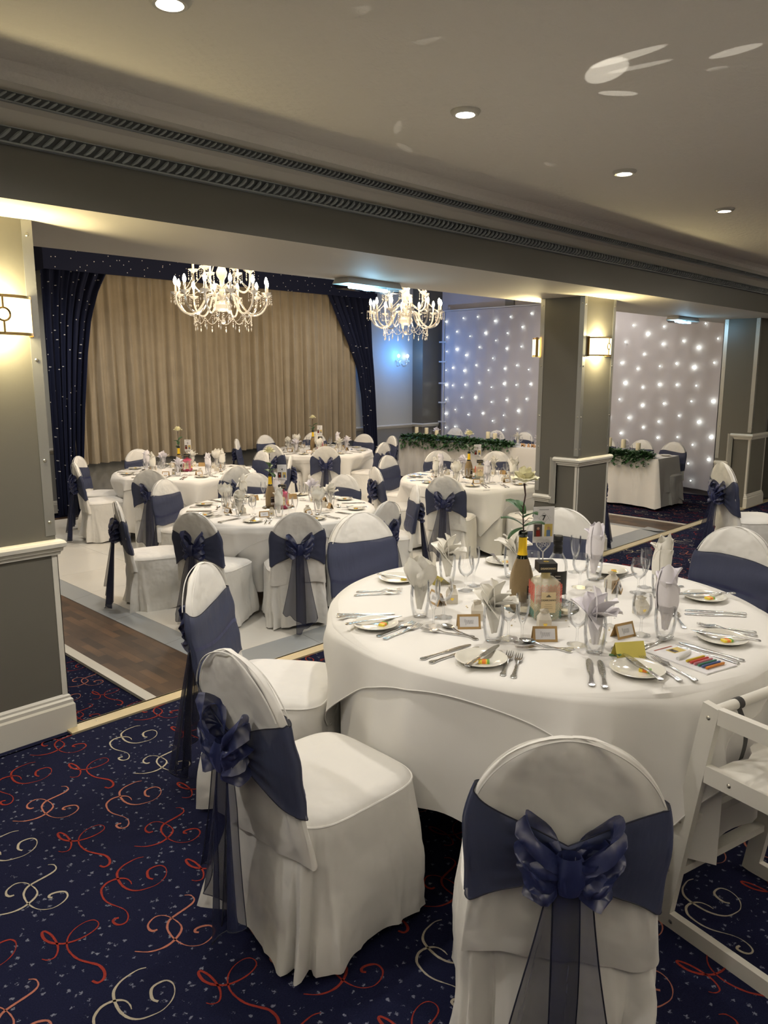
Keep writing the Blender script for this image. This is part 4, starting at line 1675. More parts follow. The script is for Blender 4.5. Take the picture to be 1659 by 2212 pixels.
def make_sweet():
    b = MB()
    b.box((-.017, -.011, 0), (.017, .011, .008), 0)
    b.box((-.006, -.0113, .0005), (.006, .0113, .0083), 1)
    b.box((.010, -.0113, .0003), (.0173, .0113, .0083), 2)
    return b.build('wrapped_sweet', ['butter', 'orange', 'green_wrap'], None, False)


def make_bottle():
    t = thing('sparkling_wine_bottle', '', 'bottle')
    b = MB()
    prof = [(.0001, 0), (.040, 0), (.0445, .006), (.0445, .105), (.042, .130), (.034, .160), (.024, .188), (.0185, .210), (.0160, .225), (.0150, .28), (.0175, .283), (.0175, .296), (.0145, .302), (.0120, .302), (.0110, .280)]
    b.lathe(prof, 28)
    b.build('bottle_glass', 'bottle_glass', t)
    b = MB()
    b.lathe([(.041, 0), (.0455, .006), (.0457, .105), (.0432, .130), (.0352, .160), (.0252, .188), (.0225, .194)], 28)
    b.build('glitter_coat', 'glitter', t)
    b = MB()
    b.lathe([(.0205, .208), (.0175, .222), (.0165, .240), (.0160, .278)], 20)
    b.build('foil_sleeve', 'foil', t)
    b = MB()
    b.grid(lambda u, v: (.0464 * cos(-1.25 + u * 1.0), .0464 * sin(-1.25 + u * 1.0), .042 + .052 * v), 8, 1)
    b.grid(lambda u, v: (.0464 * cos(-1.25 + u * 1.0), .0464 * sin(-1.25 + u * 1.0), .022 + .019 * v), 8, 1, 1)
    lb = b.build('label', ['black_plastic', 'boxcard'], t)
    text_mesh('PROSECCO', .0085, 'lettering', 'boxcard', lb, facing((.0472 * cos(-.75), .0472 * sin(-.75), .082), -.75 + pi / 2), True, .0002)
    return t


def make_rose():
    t = thing('artificial_rose', '', 'flower')
    b = MB()
    b.tube([(0, 0, -.12), (.001, .001, 0), (-.004, .002, .08), (.004, 0, .14), (-.002, 0, .185)], [.0025, .0028, .0026, .0028, .004], 7)
    for (z, a) in ((.03, .3), (.05, 3.4), (.075, 2.0)):
        b.tube([(0, 0, z), (.02 * cos(a), .02 * sin(a), z + .02), (.035 * cos(a), .035 * sin(a), z + .018)], .0012, 5)
    b.build('stem', 'stem', t)
    for (bx, az, tl, L) in (((.0, 0, .015), .2, 1.2, .085), ((0, 0, .02), 3.3, 1.0, .095), ((.0, 0, .07), 2.6, .9, .095), ((0, 0, .05), 5.6, 1.0, .075), ((0, 0, .065), 2.2, .7, .075), ((0, 0, .01), 3.6, 1.9, .075)):
        b = MB()
        petal_leaf(b, bx, az, tl, L, .017, .7, .3, 8)
        b.build('leaf', 'leaf', t)
    b = MB()
    R = random.Random(4)
    for ring, (n, r0, hh, op) in enumerate(((3, .012, .062, .05), (4, .021, .060, .20), (5, .030, .050, .60), (6, .037, .034, 1.15))):
        for k in range(n):
            a = 2 * pi * k / n + ring * .7

            def f(u, v, a=a, r0=r0, hh=hh, op=op, n=n):
                an = a + (u - .5) * 2 * pi / n * 1.35
                r = r0 * sin(min(1., v * 1.3 + .05) * pi / 2) + op * .016 * v ** 2.4
                z = .188 + hh * v * (1 - .30 * (2 * u - 1) ** 2 * v) - .010 * op * v ** 4
                return (r * cos(an), r * sin(an), z + .002 * sin(9 * u + a * 5) * v)
            b.grid(f, 8, 7)
    b.build('bloom', 'petal', t, True, 70)
    return t


def make_liqueur(pink):
    t = thing('liqueur_bottle', '', 'bottle')
    b = MB()
    se = lambda a: (math.copysign(abs(cos(a)) ** .42, cos(a)), math.copysign(abs(sin(a)) ** .42, sin(a)))
    S = [(0, .044), (.006, .0485), (.02, .050), (.125, .050), (.142, .046), (.150, .036), (.156, .018), (.180, .0155)]

    def f(u, v):
        z, w = S[int(round(v * (len(S) - 1)))]
        x, y = se(2 * pi * u)
        if z > .151:
            x, y = cos(2 * pi * u), sin(2 * pi * u)
        return (x * w, y * w, z)
    b.grid(f, 48, len(S) - 1, closeu=True)
    b.add([(se(2 * pi * k / 48)[0] * .044, se(2 * pi * k / 48)[1] * .044, .0003) for k in range(48)], [tuple(reversed(range(48)))])
    b.build('bottle_glass', 'pinkglass' if pink else 'amber', t)
    b = MB()
    for row in range(13):
        z = .130 - row * .0098
        mi = 0 if row < 5 else (1 if row > 9 else 2)
        if 5 <= row <= 6:
            mi = 0
        for face in range(4):
            R_ = Matrix.Rotation(face * pi / 2, 4, 'Z')
            pts = [R_ @ Vector((-.046 + .092 * k / 12, -.0512, z + (.006 if k % 2 else -.006))) for k in range(13)]
            b.tube(pts, .0008 if row < 5 or row > 9 else .0006, 4, mi, False)
    b.build('zigzag_print', ['red', 'teal', 'label_cream'] if not pink else ['boxcard', 'pinkglass', 'gold'], t)
    b = MB()
    b.box((-.027, -.0535, .030), (.027, -.0515, .108))
    lb = b.build('paper_label', 'label_cream', t, False)
    text_mesh('DISARONNO', .0092, 'lettering', 'ink', lb, facing((0, -.0538, .078), 0), True, .0002)
    text_mesh('\u2766', .001, 'emblem', 'ink', lb, facing((0, -.0538, .095), 0), False, .0001) if False else None
    e = MB()
    for k in range(5):
        e.box((-.008 + k * .0035, -.0541, .090), (-.0055 + k * .0035, -.0536, .094 + .004 * (2 - abs(k - 2)) * .7))
    e.box((-.012, -.0539, .062), (.012, -.0536, .0626))
    e.box((-.016, -.0539, .054), (.016, -.0536, .0546))
    e.box((-.016, -.0539, .047), (.016, -.0536, .0476))
    e.build('emblem', 'ink', lb, False)
    b = MB()
    b.box((-.034, -.034, .178), (.034, .034, .212))
    b.lathe([(.0165, .150), (.0165, .178)], 16, 1)
    cp = b.build('square_cap', ['black_plastic', 'gold'], t, False)
    text_mesh('DISARONNO', .0096, 'lettering', 'label_cream', cp, facing((0, -.0343, .193), 0), True, .0002)
    e = MB()
    for k in range(6):
        a = k * pi / 3
        e.lathe([(.0001, .0005), (.004, .0005), (.0045, 0)], 8, 0, (.007 * cos(a), .007 * sin(a), .2122))
    e.build('emblem', 'gold', cp, False)
    return t


def make_vodka():
    t = thing('spirit_bottle', '', 'bottle')
    b = MB()
    b.lathe([(.0001, .004), (.036, .004), (.038, 0), (.040, .01), (.041, .15), (.037, .175), (.022, .200), (.0165, .215), (.0155, .235)], 26)
    b.build('bottle_glass', 'clear', t)
    b = MB()
    b.lathe([(.0185, .205), (.0178, .230), (.0160, .232), (.0160, .238), (.0185, .240), (.0185, .250), (.0165, .251), (.0165, .255), (.0185, .257), (.0185, .272), (.017, .275), (.0001, .275)], 20)
    b.build('screw_cap', 'black_plastic', t)
    b = MB()
    b.grid(lambda u, v: (.0418 * cos(-2.5 + u * 2.0), .0418 * sin(-2.5 + u * 2.0), .045 + .095 * v), 12, 1)
    lb = b.build('label', 'black_plastic', t)
    for k, tx in enumerate(('VODKA', 'IMPORTED')):
        pass
    b = MB()
    for k in range(6):
        b.grid(lambda u, v: (.0421 * cos(-1.75 + u * .5), .0421 * sin(-1.75 + u * .5), .120 - k * .012 + .002 * v), 4, 1)
    b.build('label_print', 'boxcard', lb)
    return t


def make_sign(num):
    t = thing('table_number_sign', '', 'table sign')
    b = MB()
    b.box((-.043, -.001, .155), (.043, .001, .300))
    b.box((-.020, -.0016, .287), (.020, -.001, .2895), 1)
    card = b.build('card', ['paper', 'grey_ink'], t, False)
    b = MB()
    D = [(0, .276), (.021, .255), (0, .234), (-.021, .255), (0, .276)]
    b.tube([(x, -.0018, z) for x, z in D], .0006, 4)
    R = random.Random(num)
    for k in range(8):
        x, z = R.choice((-1, 1)) * R.uniform(.022, .03), R.uniform(.240, .275)
        b.tube([(x, -.0016, z), (x + R.uniform(-.010, .010), -.0016, z + R.uniform(-.005, .015))], .0003, 3)
    b.build('printed_diamond', 'grey_ink', card, False)
    text_mesh(str(num), .030, 'numeral', 'ink', card, facing((0, -.0024, .255), 0), True, .0003)
    for sx, m in ((-1, 'photo_dark'), (1, 'photo_yellow')):
        b = MB()
        x0, x1 = (-.038, -.006) if sx < 0 else (.004, .037)
        b.box((x0, -.0018, .180), (x1, -.001, .230), 0)
        xm = (x0 + x1) / 2
        b.box((xm - .008, -.0021, .180), (xm + .008, -.0017, .206), 1)
        b.lathe([(.0001, .0003), (.0055, .0003), (.0055, 0)], 12, 2, (0, 0, 0), Matrix.Translation((xm, -.0019, .213)) @ Matrix.Rotation(pi / 2, 4, 'X'))
        b.build('photograph', [m, 'photo_blue' if sx > 0 else 'c_red', 'skin'], card, False)
    b = MB()
    pts = [(.031 * sin(a) ** 3, .146 + .031 * (13 * cos(a) - 5 * cos(2 * a) - 2 * cos(3 * a) - cos(4 * a)) / 15) for a in [2 * pi * k / 36 for k in range(36)]]
    n = 36
    inner = [(x * .84, .146 + (z - .146) * .84) for x, z in pts]
    for y0, y1 in ((-.008, -.004),):
        vs = [(x, y0, z) for x, z in pts] + [(x, y0, z) for x, z in inner] + [(x, y1, z) for x, z in pts] + [(x, y1, z) for x, z in inner]
        fs = []
        for i in range(n):
            j = (i + 1) % n
            fs += [(i, n + i, n + j, j), (2 * n + j, 3 * n + j, 3 * n + i, 2 * n + i), (j, 2 * n + j, 2 * n + i, i), (n + i, 3 * n + i, 3 * n + j, n + j)]
        b.add(vs, fs)
    for k in range(9):
        a = k * 2.4
        r = .005 + .0022 * k
        cx, cz = r * cos(a), .152 + r * sin(a) * .8
        b.tube([(cx + .0052 * cos(q), -.006, cz + .0052 * sin(q)) for q in [2 * pi * w / 10 for w in range(11)]], .0011, 4)
    b.tube([(0, -.006, .114), (0, -.004, .004)], .0032, 8)
    b.tube([(0, -.004, .005), (0, -.004, -.07)], .0032, 8)
    b.lathe([(.0001, 0), (.026, 0), (.026, .004), (.0001, .006)], 20, 0, (0, 0, -.08))
    b.build('heart_holder', 'white_plastic', t)
    return t


def make_tealight():
    b = MB()
    b.lathe([(.0001, .004), (.020, .002), (.024, 0), (.027, .05), (.0258, .05), (.023, .008), (.0001, .008)], 16)
    b.lathe([(.0001, .022), (.018, .022), (.018, .009)], 14, 1)
    return b.build('tealight_holder', ['clear', 'candle'])


def make_mirror(r=.15):
    b = MB()
    b.lathe([(.0001, .004), (r - .004, .004), (r, .001), (r, 0)], 48)
    return b.build('mirror_plate', 'mirror')


PR = dict(tumbler=make_tumbler(), wine=make_wine(), flute=make_flute(), plate=make_plate(), knife=make_knife(), fork=make_fork(), spoon=make_spoon(),
          card=make_card(), box=make_box(), sweet=make_sweet(), bottle=make_bottle(), rose=make_rose(), tealight=make_tealight(), mirror=make_mirror())
for k, c_ in dict(tumbler='glass', wine='glass', flute='glass', plate='plate', knife='knife', fork='fork', spoon='spoon', sweet='sweet', tealight='candle holder', mirror='mirror').items():
    PR[k]['category'] = c_
NAP = dict(fan=[make_napkin('fan', 'napkin', 1), make_napkin('fan', 'napkin_lilac', 2)], pillar=[make_napkin('pillar', 'napkin', 3), make_napkin('pillar', 'napkin_lilac', 4)], rose=[make_napkin('rose', 'napkin', 5)])
for L_ in NAP.values():
    for o in L_:
        o['category'] = 'napkin'


def seat_word(th):
    # bearing of the place as seen from the camera side
    d = (th - AZ - pi + pi / 8) % (2 * pi)
    return ['front', 'front right', 'right', 'rear right', 'rear', 'rear left', 'left', 'front left'][int(d // (pi / 4))]


def lay(proto, x, y, z, rz, label, group, tilt=None):
    o = place(proto, (x, y, z), rz, label, group)
    if tilt is not None:
        o.rotation_euler = (0, tilt, rz)
    return o


def cutlery(proto, a, b_, z, label, group, z2=None):
    """handle end a, tip b_"""
    rz = atan2(b_[1] - a[1], b_[0] - a[0])
    L = .224 if 'knife' in proto.name else .198
    tl = 0 if z2 is None else -math.asin(max(-.3, min(.3, (z2 - z) / L)))
    return lay(proto, a[0], a[1], z, rz, label, group, tl)


# ---- the nearest table, item by item
cx, cy = T7
ZT = .755 + .0045
G7 = 'on the nearest table'


def at(p):
    return cx + p[0], cy + p[1]


places = ['left', 'rear left', 'front left', 'front', 'front right', 'right', 'rear right', 'rear']
PL = [(-.649, .299), (-.14, .672), (-.655, -.186), (-.389, -.582), (.081, -.657), (.532, -.412), (.641, .074), (.447, .532)]
TU = [(-.447, .263), (-.015, .491), (-.472, -.097), (-.327, -.401), (-.027, -.501), (.424, -.274), (.483, .062), (.266, .35)]
NK = [('rose', 0, 'rose-shaped'), ('fan', 0, 'lotus-fanned'), ('fan', 0, 'fanned'), ('fan', 1, 'pale lilac fanned'), ('pillar', 1, 'tall rolled'), ('pillar', 0, 'creamy rolled'), ('pillar', 1, 'upright folded'), ('fan', 0, 'half hidden')]
NR = [.4, -.5, -.6, -.9, -.4, .3, .2, 0]
WI = [(-.397, .189), (-.055, .356), (-.416, -.12), (-.306, -.323), (-.060, -.43), (.423, -.178), (.327, .04), (.219, .212)]
FL = [(-.501, .149), (.03, .38), (-.414, -.175), (-.230, -.360), (-.051, -.307), (.522, -.158), (.538, .191), None]
for i, w in enumerate(places):
    x, y = at(PL[i])
    lay(PR['plate'], x, y, ZT, 0, 'cream side plate at the %s place of the nearest table' % w, 'side plates ' + G7)
    lay(PR['sweet'], x + (.02, .02, -.012, .012, -.01, .0, .01, 0)[i], y - .02, ZT + .0058, (.3, .6, -.9, -1.3, -.6, -.4, .5, .2)[i], 'yellow wrapped sweet on the %s side plate of the nearest table' % w, 'wrapped sweets ' + G7)
    x, y = at(TU[i])
    lay(PR['tumbler'], x, y, ZT, 0, 'clear water tumbler holding the %s napkin, %s place of nearest table' % (NK[i][2], w), 'tumblers ' + G7)
    lay(NAP[NK[i][0]][NK[i][1]], x, y, ZT, AZ - pi / 2 + NR[i], '%s napkin in tumbler, %s place of nearest table' % (NK[i][2], w), 'napkins ' + G7)
    x, y = at(WI[i])
    lay(PR['wine'], x, y, ZT, 0, 'empty stemmed wine glass at the %s place of the nearest table' % w, 'wine glasses ' + G7)
    if FL[i]:
        x, y = at(FL[i])
        lay(PR['flute'], x, y, ZT, 0, 'slim champagne flute at the %s place of the nearest table' % w, 'champagne flutes ' + G7)
for p, rz, w in (((-.419, .052), -.75, 'left'), ((-.34, -.217), -.78, 'front left'), ((-.114, -.392), -.30, 'front'), ((.388, -.103), .4, 'right'), ((-.277, .327), -1.9, 'rear left')):
    x, y = at(p)
    lay(PR['card'], x, y, ZT, rz, 'kraft tent place card with a handwritten name, %s side of nearest table' % w, 'place cards ' + G7)
for p, rz, w in (((-.224, .292), -.8, 'rear left'), ((-.317, .092), -.9, 'left'), ((-.235, -.147), -.8, 'front left'), ((.166, -.318), -.5, 'front right'), ((.423, -.058), -.3, 'right')):
    x, y = at(p)
    lay(PR['box'], x, y, ZT, rz, 'small cream favour box with gold heart, %s side of nearest table' % w, 'favour boxes ' + G7)
KN = [((-.66, .50), (-.45, .306), 0, 'outer dinner knife pointing inwards at the rear left of the left place'), ((-.675, .470), (-.484, .286), 0, 'inner dinner knife of the pair between rear left and left places'),
      ((-.745, .355), (-.493, .257), 1, 'butter knife lying across the left side plate'), ((-.779, -.039), (-.534, -.069), 0, 'upper dinner knife of the pair left of the front left plate'),
      ((-.781, -.079), (-.555, -.102), 0, 'lower dinner knife of the pair left of the front left plate'), ((-.17, .77), (-.125, .62), 1, 'butter knife lying across the rear left side plate'),
      ((-.753, -.205), (-.507, -.16), 1, 'butter knife lying across the front left side plate'), ((-.583, -.538), (-.385, -.414), 0, 'left dinner knife of the pair left of the front plate'),
      ((-.568, -.573), (-.361, -.438), 0, 'right dinner knife of the pair left of the front plate'), ((.505, .638), (.344, .445), 1, 'butter knife on the far rear side plate'),
      ((-.438, -.683), (-.303, -.482), 1, 'butter knife lying across the front side plate'), ((-.099, -.78), (-.076, -.543), 2, 'dinner knife lying beside the menu, nearer one'),
      ((-.064, -.783), (-.039, -.558), 0, 'dinner knife lying beside the menu, farther one'), ((.118, -.771), (.054, -.538), 1, 'butter knife lying across the front right side plate'),
      ((.45, -.606), (.311, -.397), 0, 'upper dinner knife of the pair right of the front right plate'), ((.415, -.617), (.265, -.417), 0, 'lower dinner knife of the pair right of the front right plate'),
      ((.645, -.492), (.46, -.326), 1, 'butter knife lying across the right side plate'), ((.712, -.024), (.531, -.005), 0, 'nearer knife of the far right pair'), ((.718, .02), (.566, .040), 0, 'farther knife of the far right pair')]
for a, c_, lift, w in KN:
    on = lift == 1
    cutlery(PR['knife'], at(a), at(c_), ZT + (.0165 if on else 0), w + ' on nearest table', 'knives ' + G7, ZT + .0175 if on else None)
FK = [((-.704, -.305), (-.485, -.186), 'fork right of the front left side plate, nearer the plate'), ((-.697, -.339), (-.454, -.204), 'fork right of the front left side plate, farther from it'),
      ((-.347, -.338), (-.481, -.203), 'dessert fork laid crosswise before the front tent card'), ((-.725, .214), (-.512, .22), 'fork right of the left side plate, nearer the plate'),
      ((-.728, .178), (-.478, .185), 'fork right of the left side plate, farther from it'), ((-.397, .667), (-.243, .553), 'fork near the plain banded chair, rear left, farther one'), ((-.438, .637), (-.257, .504), 'fork near the plain banded chair, rear left, nearer one'),
      ((-.489, -.03), (-.551, .12), 'dessert fork laid crosswise at the left place'), ((-.364, -.71), (-.252, -.506), 'fork right of the front side plate, nearer the plate'),
      ((-.33, -.744), (-.224, -.521), 'fork right of the front side plate, beside the menu'), ((-.21, -.5), (-.043, -.517), 'dessert fork laid crosswise above the menu'),
      ((.212, -.729), (.183, -.503), 'fork right of the front right side plate, nearer the plate'), ((.25, -.712), (.186, -.541), 'fork right of the front right side plate, farther from it'), ((.624, -.339), (.511, -.303), 'fork beyond the right side plate')]
for a, c_, w in FK:
    cutlery(PR['fork'], at(a), at(c_), ZT, w + ' on nearest table', 'forks ' + G7)
for a, c_, w in (((-.506, -.056), (-.464, .171), 'left tumbler'), ((-.381, -.349), (-.409, -.14), 'front left tumbler'), ((-.106, -.512), (-.205, -.47), 'yellow card'), ((.655, -.269), (.577, -.248), 'right side plate'), ((.116, -.511), (.218, -.434), 'tall rolled napkin')):
    cutlery(PR['spoon'], at(a), at(c_), ZT, 'dessert spoon lying near the %s on the nearest table' % w, 'dessert spoons ' + G7)

x, y = at((-.02, .01))
lay(PR['mirror'], x, y, ZT, 0, 'round mirror plate under the bottles in the centre of the nearest table', None)
TOPM = ZT + .0045
x, y = at((-.082, .059))
lay(PR['bottle'], x, y, TOPM, AZ - pi / 2, 'gold glittered sparkling wine bottle with yellow foil neck holding the largest rose', 'rose bottles')
lay(PR['rose'], x, y, TOPM + .302, AZ - pi / 2 - .2, 'large cream rose on a dark stem in the bottle on the nearest table', 'cream roses')
LQ = make_liqueur(False)
LQP = make_liqueur(True)
x, y = at((-.128, -.078))
lay(LQ, x, y, TOPM, AZ - pi / 2 + .05, 'square clear liqueur bottle with coral and teal zigzags and black cap, nearest table', 'liqueur bottles')
VK = make_vodka()
x, y = at((.048, -.018))
lay(VK, x, y, TOPM, AZ - pi / 2 - .2, 'clear round spirit bottle with black cap and label behind the square bottle', 'spirit bottles')
SG = make_sign(7)
x, y = at((.052, .055))
lay(SG, x, y, TOPM + .08, AZ - pi / 2 + .14, 'table sign numbered 7 with two photographs in a white heart holder', 'table number signs')
for p, w in (((-.150, -.005), 'left of'), ((-.065, -.130), 'right of')):
    x, y = at(p)
    lay(PR['tealight'], x, y, TOPM, 0, 'small glass tealight holder %s the square bottle on nearest table' % w, 'tealight holders')

# confetti scattered round the mirror
b = MB()
R = random.Random(8)
for k in range(70):
    a, r = R.uniform(0, 6.28), R.uniform(.17, .34)
    x, y = r * cos(a), r * sin(a)
    q = R.uniform(0, 6)
    b.lathe([(.0001, .0012), (.0035, .0008), (.0038, 0)], 5, R.choice((0, 1, 1)), (x, y, 0))
o = b.build('table_confetti', ['gold', 'crystal'])
o.location = (cx, cy, ZT)
tag(o, 'gold and clear confetti pieces scattered round the mirror plate on nearest table', 'confetti', kind='stuff')

# menu booklet, stickers and crayons
MQ = [(-.208, -.523), (-.257, -.743), (-.117, -.782), (-.068, -.560)]
t = thing('menu_booklet', 'white folded menu booklet with small printed pictures, front right edge of nearest table', 'menu', (cx, cy, ZT))
b = MB()
for k in range(2):
    b.poly([(x + .002 * k, y + .001 * k) for x, y in MQ], .0002 + .0016 * k, .0014 + .0016 * k)
b.build('pages', 'paper', t, False)


def onmenu(u, v, z=.0034):
    a, b_, c_, d = [Vector((*p, 0)) for p in MQ]
    p = a.lerp(d, u).lerp(b_.lerp(c_, u), v)
    return (p.x, p.y, z)


for (u0, u1, v0, v1, m) in ((.45, .85, .1, .26, 'photo_yellow'), (.50, .64, .12, .24, 'photo_dark'), (.2, .8, .02, .05, 'c_pink')):
    b = MB()
    zz = .0034 if m != 'photo_dark' else .0037
    b.add([onmenu(u0, v0, zz), onmenu(u0, v1, zz), onmenu(u1, v1, zz), onmenu(u1, v0, zz)], [(0, 1, 2, 3)])
    b.build('printed_picture', m, t, False)
t = thing('crayon_packet', 'clear packet of coloured crayons lying on the menu booklet', 'crayons', (cx, cy, ZT + .0034))
cols = [(.8, .62, .05), (.75, .1, .08), (.75, .25, .3), (.1, .3, .2), (.1, .15, .4), (.8, .3, .05)]
for k, c_ in enumerate(cols):
    m = mat('crayon_wax_%d' % k, c_, .5)
    b = MB()
    v0 = .58 + k * .062
    p, q = Vector(onmenu(.20, v0, .0045)), Vector(onmenu(.80, v0, .0045))
    b.tube([p, p.lerp(q, .06), p.lerp(q, .94), q], [.0035, .0042, .0042, .0022], 8)
    b.build('crayon', m, t)
b = MB()
p = [onmenu(.12, .54, .0095), onmenu(.12, .95, .0095), onmenu(.88, .95, .0095), onmenu(.88, .54, .0095)]
b.add(p, [(0, 1, 2, 3)])
b.build('clear_sleeve', 'clear', t, False)
b = MB()
p, q = Vector(onmenu(.15, .46, .006)), Vector(onmenu(.75, .36, .006))
b.tube([p, p.lerp(q, .3), p.lerp(q, .7), q], [.006, .009, .009, .006], 10)
o = b.build('plastic_toy_whistle', 'white_plastic')
o.location = (cx, cy, ZT + .002)
tag(o, 'small pale translucent toy lying across the middle of the menu booklet', 'toy')

# yellow folded card with green leaf charm
x, y = at((-.285, -.500))
t = thing('folded_yellow_card', 'glossy yellow folded card with a dark leaf charm right of the lilac napkin', 'card', (x, y, ZT), -.62)
b = MB()
for s in (-1, 1):
    b.add([(-.05, s * .026, 0), (.05, s * .026, 0), (.05, 0, .052), (-.05, 0, .052), (-.05, s * .0245, 0), (.05, s * .0245, 0), (.05, 0, .050), (-.05, 0, .050)],
          [(0, 1, 2, 3), (7, 6, 5, 4), (0, 3, 7, 4), (1, 5, 6, 2), (0, 4, 5, 1)])
b.build('folded_sheet', 'yellow', t, False)
b = MB()
petal_leaf(b, (-.05, -.02, .012), 3.2, 1.2, .03, .009, .2, .2, 5)
petal_leaf(b, (-.05, -.02, .02), 4.5, 1.3, .03, .009, .2, .2, 5)
b.build('leaf_charm', 'leaf', t)
x, y = at((-.04, .52))
o = thing('folded_yellow_card', 'glossy yellow folded card lying behind the wine glass at the rear left of nearest table', 'card', (x, y, ZT), 1.2)
b = MB()
for s in (-1, 1):
    b.add([(-.05, s * .036, 0), (.05, s * .036, 0), (.05, 0, .030), (-.05, 0, .030)], [(0, 1, 2, 3), (3, 2, 1, 0)])
b.build('folded_sheet', 'yellow', o, False)

# ---- the four tables on the dance floor
for (tc, R0, nm, num, off, seed, pinkb) in ((T4, .86, 'middle table', 4, .30, 1, True), (T2, .85, 'left rear table', 2, .05, 2, True), (T3, .85, 'centre rear table', 1, .2, 3, True), (T5, .85, 'pillar table', 3, .4, 4, False)):
    R = random.Random(seed)
    zt = TI + .0045
    for k in range(8):
        th = AZ + pi + k * pi / 4 + off * .35
        w = ['front', 'front right', 'right', 'rear right', 'rear', 'rear left', 'left', 'front left'][k]
        ar, at_ = (cos(th), sin(th)), (-sin(th), cos(th))

        def L2(r, t_):
            return tc[0] + ar[0] * r + at_[0] * t_, tc[1] + ar[1] * r + at_[1] * t_
        j = lambda s=.012: R.uniform(-s, s)
        x, y = L2(R0 - .17 + j(), -.20 + j())
        lay(PR['plate'], x, y, zt, 0, 'side plate at the %s place of the %s' % (w, nm), 'side plates on the ' + nm)
        lay(PR['sweet'], x + j(), y + j(), zt + .0058, R.uniform(0, 3), 'yellow wrapped sweet on the %s side plate of the %s' % (w, nm), 'wrapped sweets on the ' + nm)
        for q, tt in enumerate((.13, .16)):
            cutlery(PR['knife'], L2(R0 - .05, tt + j(.004)), L2(R0 - .27, tt + j(.004)), zt, '%s dinner knife at the %s place of the %s' % (('inner', 'outer')[q], w, nm), 'knives on the ' + nm)
        cutlery(PR['knife'], L2(R0 - .08, -.215), L2(R0 - .27, -.185), zt + .0165, 'butter knife across the %s side plate of the %s' % (w, nm), 'knives on the ' + nm, zt + .0175)
        for q, tt in enumerate((-.05, -.085)):
            cutlery(PR['fork'], L2(R0 - .05, tt + j(.004)), L2(R0 - .25, tt + j(.004)), zt, '%s fork at the %s place of the %s' % (('inner', 'outer')[q], w, nm), 'forks on the ' + nm)
        cutlery(PR['spoon'], L2(R0 - .31, .10), L2(R0 - .31, -.08), zt, 'dessert spoon laid crosswise at the %s place of the %s' % (w, nm), 'dessert spoons on the ' + nm)
        x, y = L2(R0 - .38 + j(), .02 + j())
        lay(PR['tumbler'], x, y, zt, 0, 'water tumbler with a napkin at the %s place of the %s' % (w, nm), 'tumblers on the ' + nm)
        kd = [('fan', 0), ('pillar', 0), ('fan', 1), ('rose', 0), ('pillar', 1)][(k * 2 + seed) % 5]
        lay(NAP[kd[0]][kd[1]], x, y, zt, R.uniform(0, 6), '%s napkin in the tumbler, %s place of the %s' % ({'fan': 'fanned', 'pillar': 'tall rolled', 'rose': 'rose-shaped'}[kd[0]], w, nm), 'napkins on the ' + nm)
        x, y = L2(R0 - .46 + j(), .09 + j())
        lay(PR['wine'], x, y, zt, 0, 'wine glass at the %s place of the %s' % (w, nm), 'wine glasses on the ' + nm)
        x, y = L2(R0 - .40 + j(), .17 + j())
        lay(PR['flute'], x, y, zt, 0, 'champagne flute at the %s place of the %s' % (w, nm), 'champagne flutes on the ' + nm)
        x, y = L2(R0 - .38 + j(), -.11 + j())
        lay(PR['card'], x, y, zt, th + pi / 2 + j(.3), 'kraft place card at the %s place of the %s' % (w, nm), 'place cards on the ' + nm)
        x, y = L2(R0 - .45 + j(), -.04 + j())
        lay(PR['box'], x, y, zt, th + pi / 2 + j(.3), 'cream favour box at the %s place of the %s' % (w, nm), 'favour boxes on the ' + nm)
    cam_a = AZ - pi / 2
    f = Vector((cos(AZ), sin(AZ)))
    r_ = Vector((sin(AZ), -cos(AZ)))

    def V2(a, b_):
        return tc[0] + f.x * a + r_.x * b_, tc[1] + f.y * a + r_.y * b_
    lay(PR['mirror'], tc[0], tc[1], zt, 0, 'round mirror plate in the centre of the ' + nm, 'mirror plates')
    x, y = V2(.02, -.075)
    lay(PR['bottle'], x, y, zt + .0045, cam_a + R.uniform(-.4, .4), 'gold glittered bottle with yellow foil neck holding a rose on the ' + nm, 'rose bottles')
    lay(PR['rose'], x, y, zt + .3065, R.uniform(0, 6), 'cream rose rising from the glittered bottle on the ' + nm, 'cream roses')
    x, y = V2(-.05, .045)
    lay(LQP if pinkb else LQ, x, y, zt + .0045, cam_a, '%s square liqueur bottle with black cap on the %s' % ('pink patterned' if pinkb else 'clear patterned', nm), 'liqueur bottles')
    sg = make_sign(num)
    x, y = V2(.07, .03)
    lay(sg, x, y, zt + .0845, cam_a + R.uniform(-.15, .15), 'small table number sign with photographs on the ' + nm, 'table number signs')

# ---------------------------------------------------------------- head table
HX0, HX1, HY0, HY1 = 10.72, 11.42, 4.98, 10.15
HT = ZI + .748
t = thing('head_table', 'long rectangular head table under white linen before the starlight backdrop', 'table', (11.07, 7.56, ZI))
b = MB()
b.box((-.34, -2.57, .71), (.34, 2.57, .735))
b.build('tabletop', 'wood_strip', t, False)
for sx in (-.3, .3):
    for sy in (-2.5, -.85, .85, 2.5):
        b = MB()
        b.tube([(sx, sy, 0), (sx, sy, .71)], .015, 8)
        b.build('leg', 'chrome', t)


